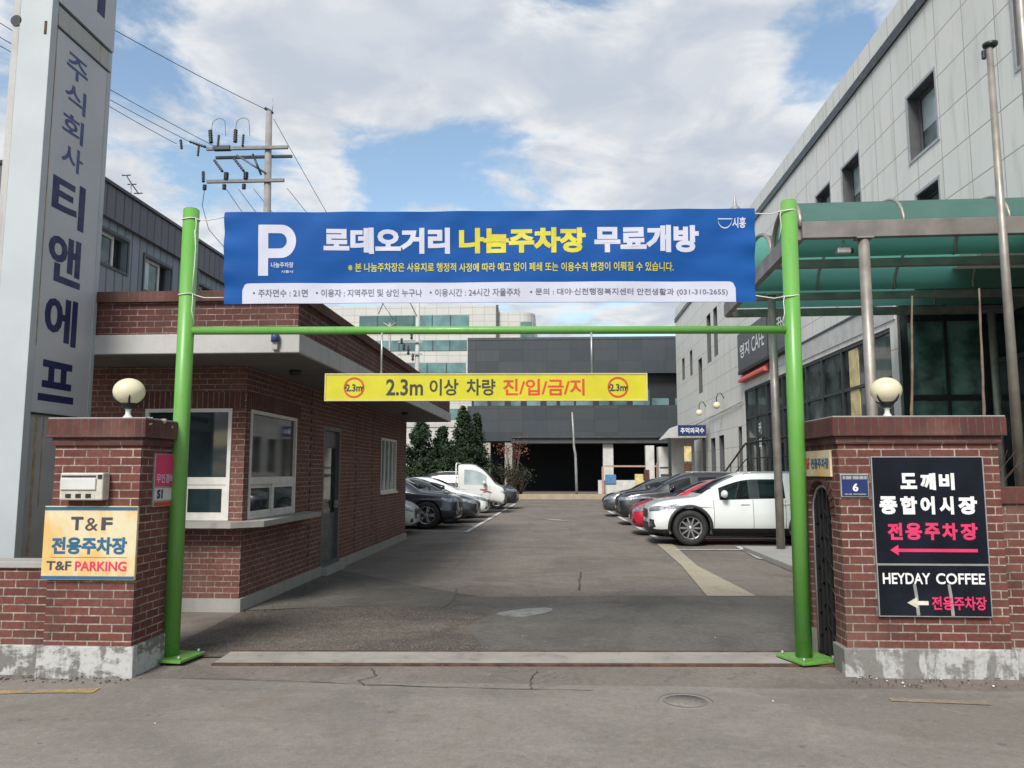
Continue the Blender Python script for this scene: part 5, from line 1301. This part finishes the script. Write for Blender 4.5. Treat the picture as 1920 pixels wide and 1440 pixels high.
def wheel(t, x, y, r, side, style):
    """tyre with a rim and spokes; side is +1 or -1 for the outward direction along y"""
    w = .11
    ty = B().lathe([(r * .66, y - w), (r * .9, y - w), (r, y - w * .72), (r, y + w * .72), (r * .9, y + w), (r * .66, y + w), (r * .66, y - w)], (x, 0, r), 'Y', 36, False).obj('wheel', 'rubber', t, local=True)
    b = B(); yo = y + side * w * .72
    b.lathe([(r * .67, yo - side * .10), (r * .67, yo + side * .018), (r * .61, yo + side * .018), (r * .58, yo - side * .07)], (x, 0, r), 'Y', 32, False)
    n = 5 if style == 5 else 10
    for k in range(n):
        a = 2 * math.pi * k / n + .3
        for da in ((-.13, .13) if n == 5 else (0,)):
            M = Matrix.Translation((x, yo, r)) @ Matrix.Rotation(a + da, 4, 'Y')
            wd = .020 if n == 5 else .017
            b.box(-wd, wd, -.012 if side > 0 else -.018, .018 if side > 0 else .012, .02, r * .63, M=M)
    b.lathe([(.055, yo - .02), (.055, yo + side * .014), (.035, yo + side * .026), (0, yo + side * .026)], (x, 0, r), 'Y', 16)
    b.obj('rim', 'alloy', ty, local=True)
    B().lathe([(r * .56, yo - side * .085), (r * .56, yo - side * .075), (0, yo - side * .075)], (x, 0, r), 'Y', 24).obj('brake_disc', 'steel_under', ty, local=True)

PI = math.pi
def car(name, label, spec, pos, rz, colour, group, front='suv', style=5, cat='car', clad=False):
    t = thing(name, label, cat, pos, rz, group)
    st = spec['st']; bm = bmesh.new(); rows = []
    for s_ in st:
        half = ring(s_); x = s_[0]
        pts = half + [(-y, z) for y, z in half[-2:0:-1]]
        rows.append([bm.verts.new((x, y, z)) for y, z in pts])
    n = len(rows[0])           # 16: 0..8 one side, 9..15 mirrored
    # materials: 0 paint, 1 side glass, 2 windscreen, 3 rear glass, 4 lower trim, 5 arch
    for i, (a, c) in enumerate(zip(rows, rows[1:])):
        tg = st[i][7]
        for k in range(n):
            f = bm.faces.new((a[k], c[k], c[(k + 1) % n], a[(k + 1) % n])); f.smooth = True
            j = k if k < 8 else 15 - k       # column index of this side
            mi = 0
            if j in (0, 1): mi = 4 if (clad or j == 0) else 0
            elif j == 4 and tg in ('win', 'wsw'): mi = 1
            elif j == 4 and tg == 'bpillar': mi = 6
            elif j in (6, 7) and tg in ('wsw', 'wsA'): mi = 2
            elif j in (6, 7) and tg == 'rw': mi = 3
            f.material_index = mi
    for r_, rev in ((rows[0], False), (rows[-1], True)):
        for k in range(8):
            q = [r_[k], r_[k + 1]] + ([r_[n - k - 1]] if k < 7 else []) + ([r_[n - k]] if k > 0 else [])
            f = bm.faces.new(q[::-1] if rev else q); f.smooth = True; f.material_index = 4 if k < (2 if clad else 1) else 0
    cl = bm.edges.layers.float.new('crease_edge')
    for i, row in enumerate(rows):
        for k in (4, 12):
            for e in row[k].link_edges:
                o = e.other_vert(row[k])
                if (i and o is rows[i - 1][k]) or (i + 1 < len(rows) and o is rows[i + 1][k]): e[cl] = .55
        if st[i][7] in ('wsA', 'hood') and st[i - 1][7] == 'wsA':
            for e in bm.edges:
                if e.verts[0] in row and e.verts[1] in row: e[cl] = .5
    bmesh.ops.recalc_face_normals(bm, faces=bm.faces)
    me = bpy.data.meshes.new('body'); bm.to_mesh(me); bm.free()
    keys = [colour, 'glass_pale' if cat == 'truck' else 'car_glass', 'car_glass', 'car_glass', 'dark_plastic', 'black', 'car_black']  # truck side glass: its whitish reflection is put into the base colour
    for kk in keys: me.materials.append(MATS[kk])
    body = bpy.data.objects.new('body', me); COL.objects.link(body)
    sd = body.modifiers.new('s', 'SUBSURF'); sd.levels = 3; sd.render_levels = 3
    R_ = spec['wr'] + .055
    for x in spec['ax']:
        b = B(); b.cyl((x, -1.3, spec['wr'] + .01), (x, 1.3, spec['wr'] + .01), R_, n=40)
        b.box(x - R_ * .98, x + R_ * .98, -1.3, 1.3, -.3, .12)
        cm = b.me('c')
        for kk in keys: cm.materials.append(MATS[kk])
        for p in cm.polygons: p.material_index = 5
        c = bpy.data.objects.new('c', cm); COL.objects.link(c)
        md = body.modifiers.new('b', 'BOOLEAN'); md.operation = 'DIFFERENCE'; md.object = c; md.solver = 'EXACT'; md.use_self = True
    bpy.context.view_layer.update()
    full = evaluated(body)
    for md in [m for m in body.modifiers if m.type == 'BOOLEAN']: bpy.data.objects.remove(md.object)
    bpy.data.objects.remove(body)
    bv = bmesh.new(); bv.from_mesh(full); bvh = BVHTree.FromBMesh(bv)
    def split(idx, nm, parent):
        b2 = bv.copy(); bmesh.ops.delete(b2, geom=[f for f in b2.faces if f.material_index not in idx], context='FACES')
        out = []
        if not b2.faces: b2.free(); return out
        # one object per connected pane of side glass
        groups = []
        if nm == 'side_window':
            seen = set()
            for f0 in b2.faces:
                if f0.index in seen: continue
                st_, comp = [f0], []
                seen.add(f0.index)
                while st_:
                    f = st_.pop(); comp.append(f.index)
                    for e in f.edges:
                        for g in e.link_faces:
                            if g.index not in seen: seen.add(g.index); st_.append(g)
                groups.append(set(comp))
        else: groups = [None]
        for g in groups:
            b3 = b2.copy()
            if g is not None:
                b3.faces.ensure_lookup_table(); bmesh.ops.delete(b3, geom=[f for f in b3.faces if f.index not in g], context='FACES')
            m = bpy.data.meshes.new(nm); b3.to_mesh(m); b3.free(); m.materials.clear()
            for p in m.polygons: p.material_index = 0; p.use_smooth = True
            out.append(link(nm, m, parent, True, keys[min(idx)]))
        b2.free(); return out
    b2 = bv
    for f in bv.faces: f.index = f.index
    bv.faces.index_update()
    body = split({0}, 'body', t)[0]
    split({4}, 'lower_trim', t); split({5}, 'wheel_arch', t); split({6}, 'door_pillar', t)
    split({2}, 'windshield', t); split({3}, 'rear_window', t); split({1}, 'side_window', t)
    xs, xe = spec['ax'][1], spec['ax'][0]
    B().box(xs + .1, xe - .1, -.62, .62, .2, .62).obj('underbody', 'black', t, local=True)
    for x in spec['ax']: B().box(x - .40, x + .40, -.64, .64, .25, spec['wr'] + .44).obj('wheel_housing', 'black', t, local=True)
    W = max(s_[2] for s_ in st)
    for x in spec['ax']:
        for sg in (-1, 1): wheel(t, x, sg * (W - .135), spec['wr'], sg, style)
    # -------- surface details projected on the skin
    def decal(nm, poly, axis, mt, off=.006, parent=t, sub=4, sign=1):
        """outline (two coordinates) dropped on the skin along an axis: 'x' front (y, z), 'y' side (x, z), 'z' top (x, y)"""
        b = bmesh.new()
        vs = [b.verts.new((p[0], p[1], 0)) for p in poly]; f = b.faces.new(vs)
        bmesh.ops.triangulate(b, faces=[f]); 
        for _ in range(sub): 
            es = [e for e in b.edges if e.calc_length() > .05]
            if es: bmesh.ops.subdivide_edges(b, edges=es, cuts=1); bmesh.ops.triangulate(b, faces=b.faces)
        dead = []
        for v in b.verts:
            u, w = v.co.x, v.co.y
            o, d = {'x': (Vector((5 * sign, u, w)), Vector((-sign, 0, 0))), 'y': (Vector((u, 5 * sign, w)), Vector((0, -sign, 0))), 'z': (Vector((u, w, 5)), Vector((0, 0, -1)))}[axis]
            h = bvh.ray_cast(o, d)
            if h[0] is None: dead.append(v); continue
            nn = h[1] if h[1].dot(d) < 0 else -h[1]
            v.co = h[0] + nn * off
        if dead: bmesh.ops.delete(b, geom=dead, context='VERTS')
        if not b.faces: b.free(); return None
        for f in b.faces: f.smooth = True
        bmesh.ops.recalc_face_normals(b, faces=b.faces)
        m = bpy.data.meshes.new(nm); b.to_mesh(m); b.free(); return link(nm, m, parent, True, mt)
    F = max(s_[0] for s_ in st)
    if front == 'suv':
        for sg in (1, -1):
            decal('headlight', [(sg * .50, .80), (sg * .60, .845), (sg * .86, .885), (sg * .885, .84), (sg * .80, .76), (sg * .58, .745)], 'x', 'lamp_glass')
            decal('headlight', [(1.62, .93), (1.95, .86), (2.06, .80), (1.98, .775), (1.80, .83), (1.60, .905)], 'y', 'lamp_glass', sign=sg)
            decal('fog_light', [(sg * .60, .48), (sg * .64, .58), (sg * .80, .57), (sg * .82, .42), (sg * .74, .36), (sg * .62, .38)], 'x', 'dark_plastic')
            decal('fog_lens', [(sg * .65, .52), (sg * .76, .53), (sg * .77, .44), (sg * .67, .43)], 'x', 'lamp_glass', .012)
        decal('grille', [(-.46, .70), (-.42, .59), (.42, .59), (.46, .70), (.40, .765), (-.40, .765)], 'x', 'dark_plastic')
        decal('grille_rim', [(-.47, .775), (-.42, .79), (.42, .79), (.47, .775), (.42, .768), (-.42, .768)], 'x', 'chrome', .009)
        decal('air_intake', [(-.52, .50), (-.56, .36), (.56, .36), (.52, .50)], 'x', 'dark_plastic')
        pz = .54
    else:
        lo = F > 2.2
        for sg in (1, -1):
            decal('headlight', [(sg * .42, .62), (sg * .55, .70), (sg * .78, .76), (sg * .84, .72), (sg * .74, .62), (sg * .5, .57)], 'x', 'lamp_glass')
            decal('headlight', [(F - .52, .80), (F - .2, .735), (F - .10, .665), (F - .2, .635), (F - .45, .72)], 'y', 'lamp_glass', sign=sg)
            decal('fog_light', [(sg * .52, .34), (sg * .56, .42), (sg * .70, .41), (sg * .70, .32)], 'x', 'dark_plastic')
        decal('grille', [(-.38, .60), (-.30, .40), (.30, .40), (.38, .60), (.3, .63), (-.3, .63)], 'x', 'dark_plastic')
        decal('grille_rim', [(-.40, .625), (-.3, .65), (.3, .65), (.40, .625), (.3, .635), (-.3, .635)], 'x', 'chrome', .009)
        pz = .46
    decal('license_plate', [(-.17, pz - .045), (.17, pz - .045), (.17, pz + .045), (-.17, pz + .045)], 'x', 'panel_white', .014)
    decal('emblem', [(.055 * math.cos(a / 10 * 6.283), pz + .20 + .03 * math.sin(a / 10 * 6.283)) for a in range(10)], 'x', 'chrome', .014)
    zb = [s_[3] for s_ in st if s_[7] == 'win'][0]
    fx = [s_[0] for s_ in st if s_[7] == 'wsA'][0]; bx_ = [s_[0] for s_ in st if s_[7] in ('pillar', 'bpillar')][-1] + .04
    for sg in (1, -1):
        for x0 in (bx_, fx + .12, bx_ - (fx - bx_) * .95):
            decal('door_gap', [(x0 - .005, .34), (x0 + .005, .34), (x0 + .005, zb - .05), (x0 - .005, zb - .05)], 'y', 'black', .0025, sign=sg)
        decal('door_gap', [(bx_ - .8, .345), (fx + .1, .345), (fx + .1, .357), (bx_ - .8, .357)], 'y', 'black', .0025, sign=sg)
        for x0 in (bx_ + .10, bx_ - .82):
            h = bvh.ray_cast(Vector((x0, 5 * sg, zb - .14)), Vector((0, -sg, 0)))
            if h[0]: B().box(x0 - .02, x0 + .17, h[0].y - .004, h[0].y + sg * .028, zb - .155, zb - .128, .004).obj('door_handle', colour, t, local=True)
        # mirror
        x0 = fx - .10; h = bvh.ray_cast(Vector((x0, 5 * sg, zb - .01)), Vector((0, -sg, 0)))
        if h[0]:
            y0 = h[0].y; b = B()
            bmesh.ops.create_uvsphere(b.bm, u_segments=18, v_segments=12, radius=1, matrix=Matrix.Translation((x0, y0 + sg * .155, zb + .085)) @ Matrix.Diagonal((.075, .125, .085, 1)))
            for f in b.bm.faces: f.smooth = True
            mr = b.obj('side_mirror', colour, t, local=True)
            B().prism([(x0 - .03, y0 - sg * .01, zb - .01), (x0 + .07, y0 - sg * .01, zb - .01), (x0 + .04, y0 + sg * .10, zb + .04), (x0 - .02, y0 + sg * .10, zb + .04)], (0, 0, .025)).obj('mirror_arm', 'dark_plastic', mr, local=True)
    if clad:
        for sg in (1, -1):
            for x in spec['ax']:
                b = B(); prev = None; zc = spec['wr'] + .01
                for i in range(29):
                    a = PI * (-.10 + 1.20 * i / 28); row = []
                    for r_ in (R_ + .001, R_ + .03, R_ + .062):
                        h = bvh.ray_cast(Vector((x + r_ * math.cos(a), 5 * sg, zc + r_ * math.sin(a))), Vector((0, -sg, 0)))
                        row.append(Vector((x + r_ * math.cos(a), (h[0].y if h[0] and abs(h[0].y) > .6 else sg * W * .985), zc + r_ * math.sin(a))))
                    yb = max((abs(q.y) for q in row)); row = [Vector((q.x, sg * (max(abs(q.y), yb - .02) + .012), q.z)) for q in row]
                    row = [b.bm.verts.new(q) for q in [row[0] - Vector((0, sg * .06, 0))] + row + [row[2] - Vector((0, sg * .03, 0))]]
                    if prev:
                        for k in range(4): b.bm.faces.new((prev[k], row[k], row[k + 1], prev[k + 1])).smooth = True
                    prev = row
                b.obj('arch_trim', 'dark_plastic', t, local=True)
    # roof rails and wipers
    if spec is SUV:
        for sg in (1, -1):
            P = []
            for i in range(9):
                x0 = -1.55 + i * .2; h = bvh.ray_cast(Vector((x0, sg * .56, 5)), Vector((0, 0, -1)))
                if h[0]: P.append(h[0] + Vector((0, 0, .035 if 0 < i < 8 else .0)))
            if len(P) > 3: B().tube(P, .014, 6).obj('roof_rail', 'alloy', t, local=True)
    wx = [s_[0] for s_ in st if s_[7] == 'wsA'][-1]
    for y0 in (.30, -.25):
        P = []
        for i in range(6):
            h = bvh.ray_cast(Vector((wx + .30 - i * .03, y0 + i * .075, 5)), Vector((0, 0, -1)))
            if h[0]: P.append(h[0] + Vector((0, 0, .012)))
        if len(P) > 2: B().tube(P, .008, 5).obj('wiper', 'black', t, local=True)
    return t, decal

GR, GL = 'cars parked nose out along the office side', 'vehicles parked nose out beside the gatehouse'
PI = math.pi
# shopfront side, noses toward the aisle
tsuv, dec = car('parked_car', 'large white crossover with black wheel arch trim behind the canopy post', SUV, (4.41, 18.78, 0), PI, 'car_white', GR, style=10, clad=True)
car('parked_car', 'red car almost hidden behind the white crossover', SEDAN, (4.38, 21.3, 0), PI, 'car_red', GR, 'low')
car('parked_car', 'black SUV with dark windows parked beyond the red car', SUV, (4.25, 25.2, 0), PI, 'car_black', GR)
car('parked_car', 'dark grey sedan parked at the far end of the office side', SEDAN, (4.2, 29.8, 0), PI, 'car_grey', GR, 'low')
# gatehouse side
car('parked_car', 'white sedan with only its nose showing past the gatehouse wall', SEDAN, (-5.95, 21.25, 0), 0, 'car_white_warm', GL, 'low')
car('parked_car', 'dark blue SUV next to the gatehouse, beside the white sedan nose', SUV, (-4.95, 23.55, 0), 0, 'car_dark', GL)
car('parked_car', 'black sedan with bright headlight beyond the dark blue SUV', SEDAN, (-4.7, 26.0, 0), 0, 'car_black', GL, 'low')
car('parked_car', 'silver white sedan parked directly before the small white truck', SEDAN, (-4.6, 28.6, 0), 0, 'car_white', GL, 'low')
car('parked_car', 'dark SUV with its grille just showing past the white truck', SUV, (-3.75, 35.6, 0), 0, 'car_black', GL)
# small flatbed truck
tk, dec = car('flatbed_truck', 'small white flatbed truck with an open cargo bed and single cab', TRUCK, (-4.45, 32.3, 0), 0, 'car_white_warm', GL, 'suv', cat='truck')
B().box(-2.5, .55, -.82, .82, .72, .80).obj('bed_floor', 'steel_under', tk, local=True)
for y0, y1 in ((-.84, -.80), (.80, .84)): B().box(-2.5, .55, y0, y1, .805, 1.18, .006).obj('bed_side', 'signboard_grey', tk, local=True)
B().box(-2.54, -2.50, -.84, .84, .80, 1.18, .006).obj('tailgate', 'signboard_grey', tk, local=True)
b = B(); b.tube([(.58, -.78, .8), (.58, -.78, 1.92), (.58, -.6, 1.98), (.58, .6, 1.98), (.58, .78, 1.92), (.58, .78, .8)], .03, 8); b.tube([(.58, -.78, 1.4), (.58, .78, 1.4)], .022, 6)
b.obj('headboard_frame', 'white_paint', tk, local=True)
dec('door_lettering', [(1.55, .90), (1.86, .90), (1.86, .95), (1.55, .95)], 'y', 'pink', .004, sign=-1); dec('door_lettering', [(1.68, .80), (1.80, .80), (1.80, .84), (1.68, .84)], 'y', 'pink', .004, sign=-1)
B().box(-2.4, 1.2, -.3, .3, .45, .71).obj('chassis', 'black', tk, local=True)
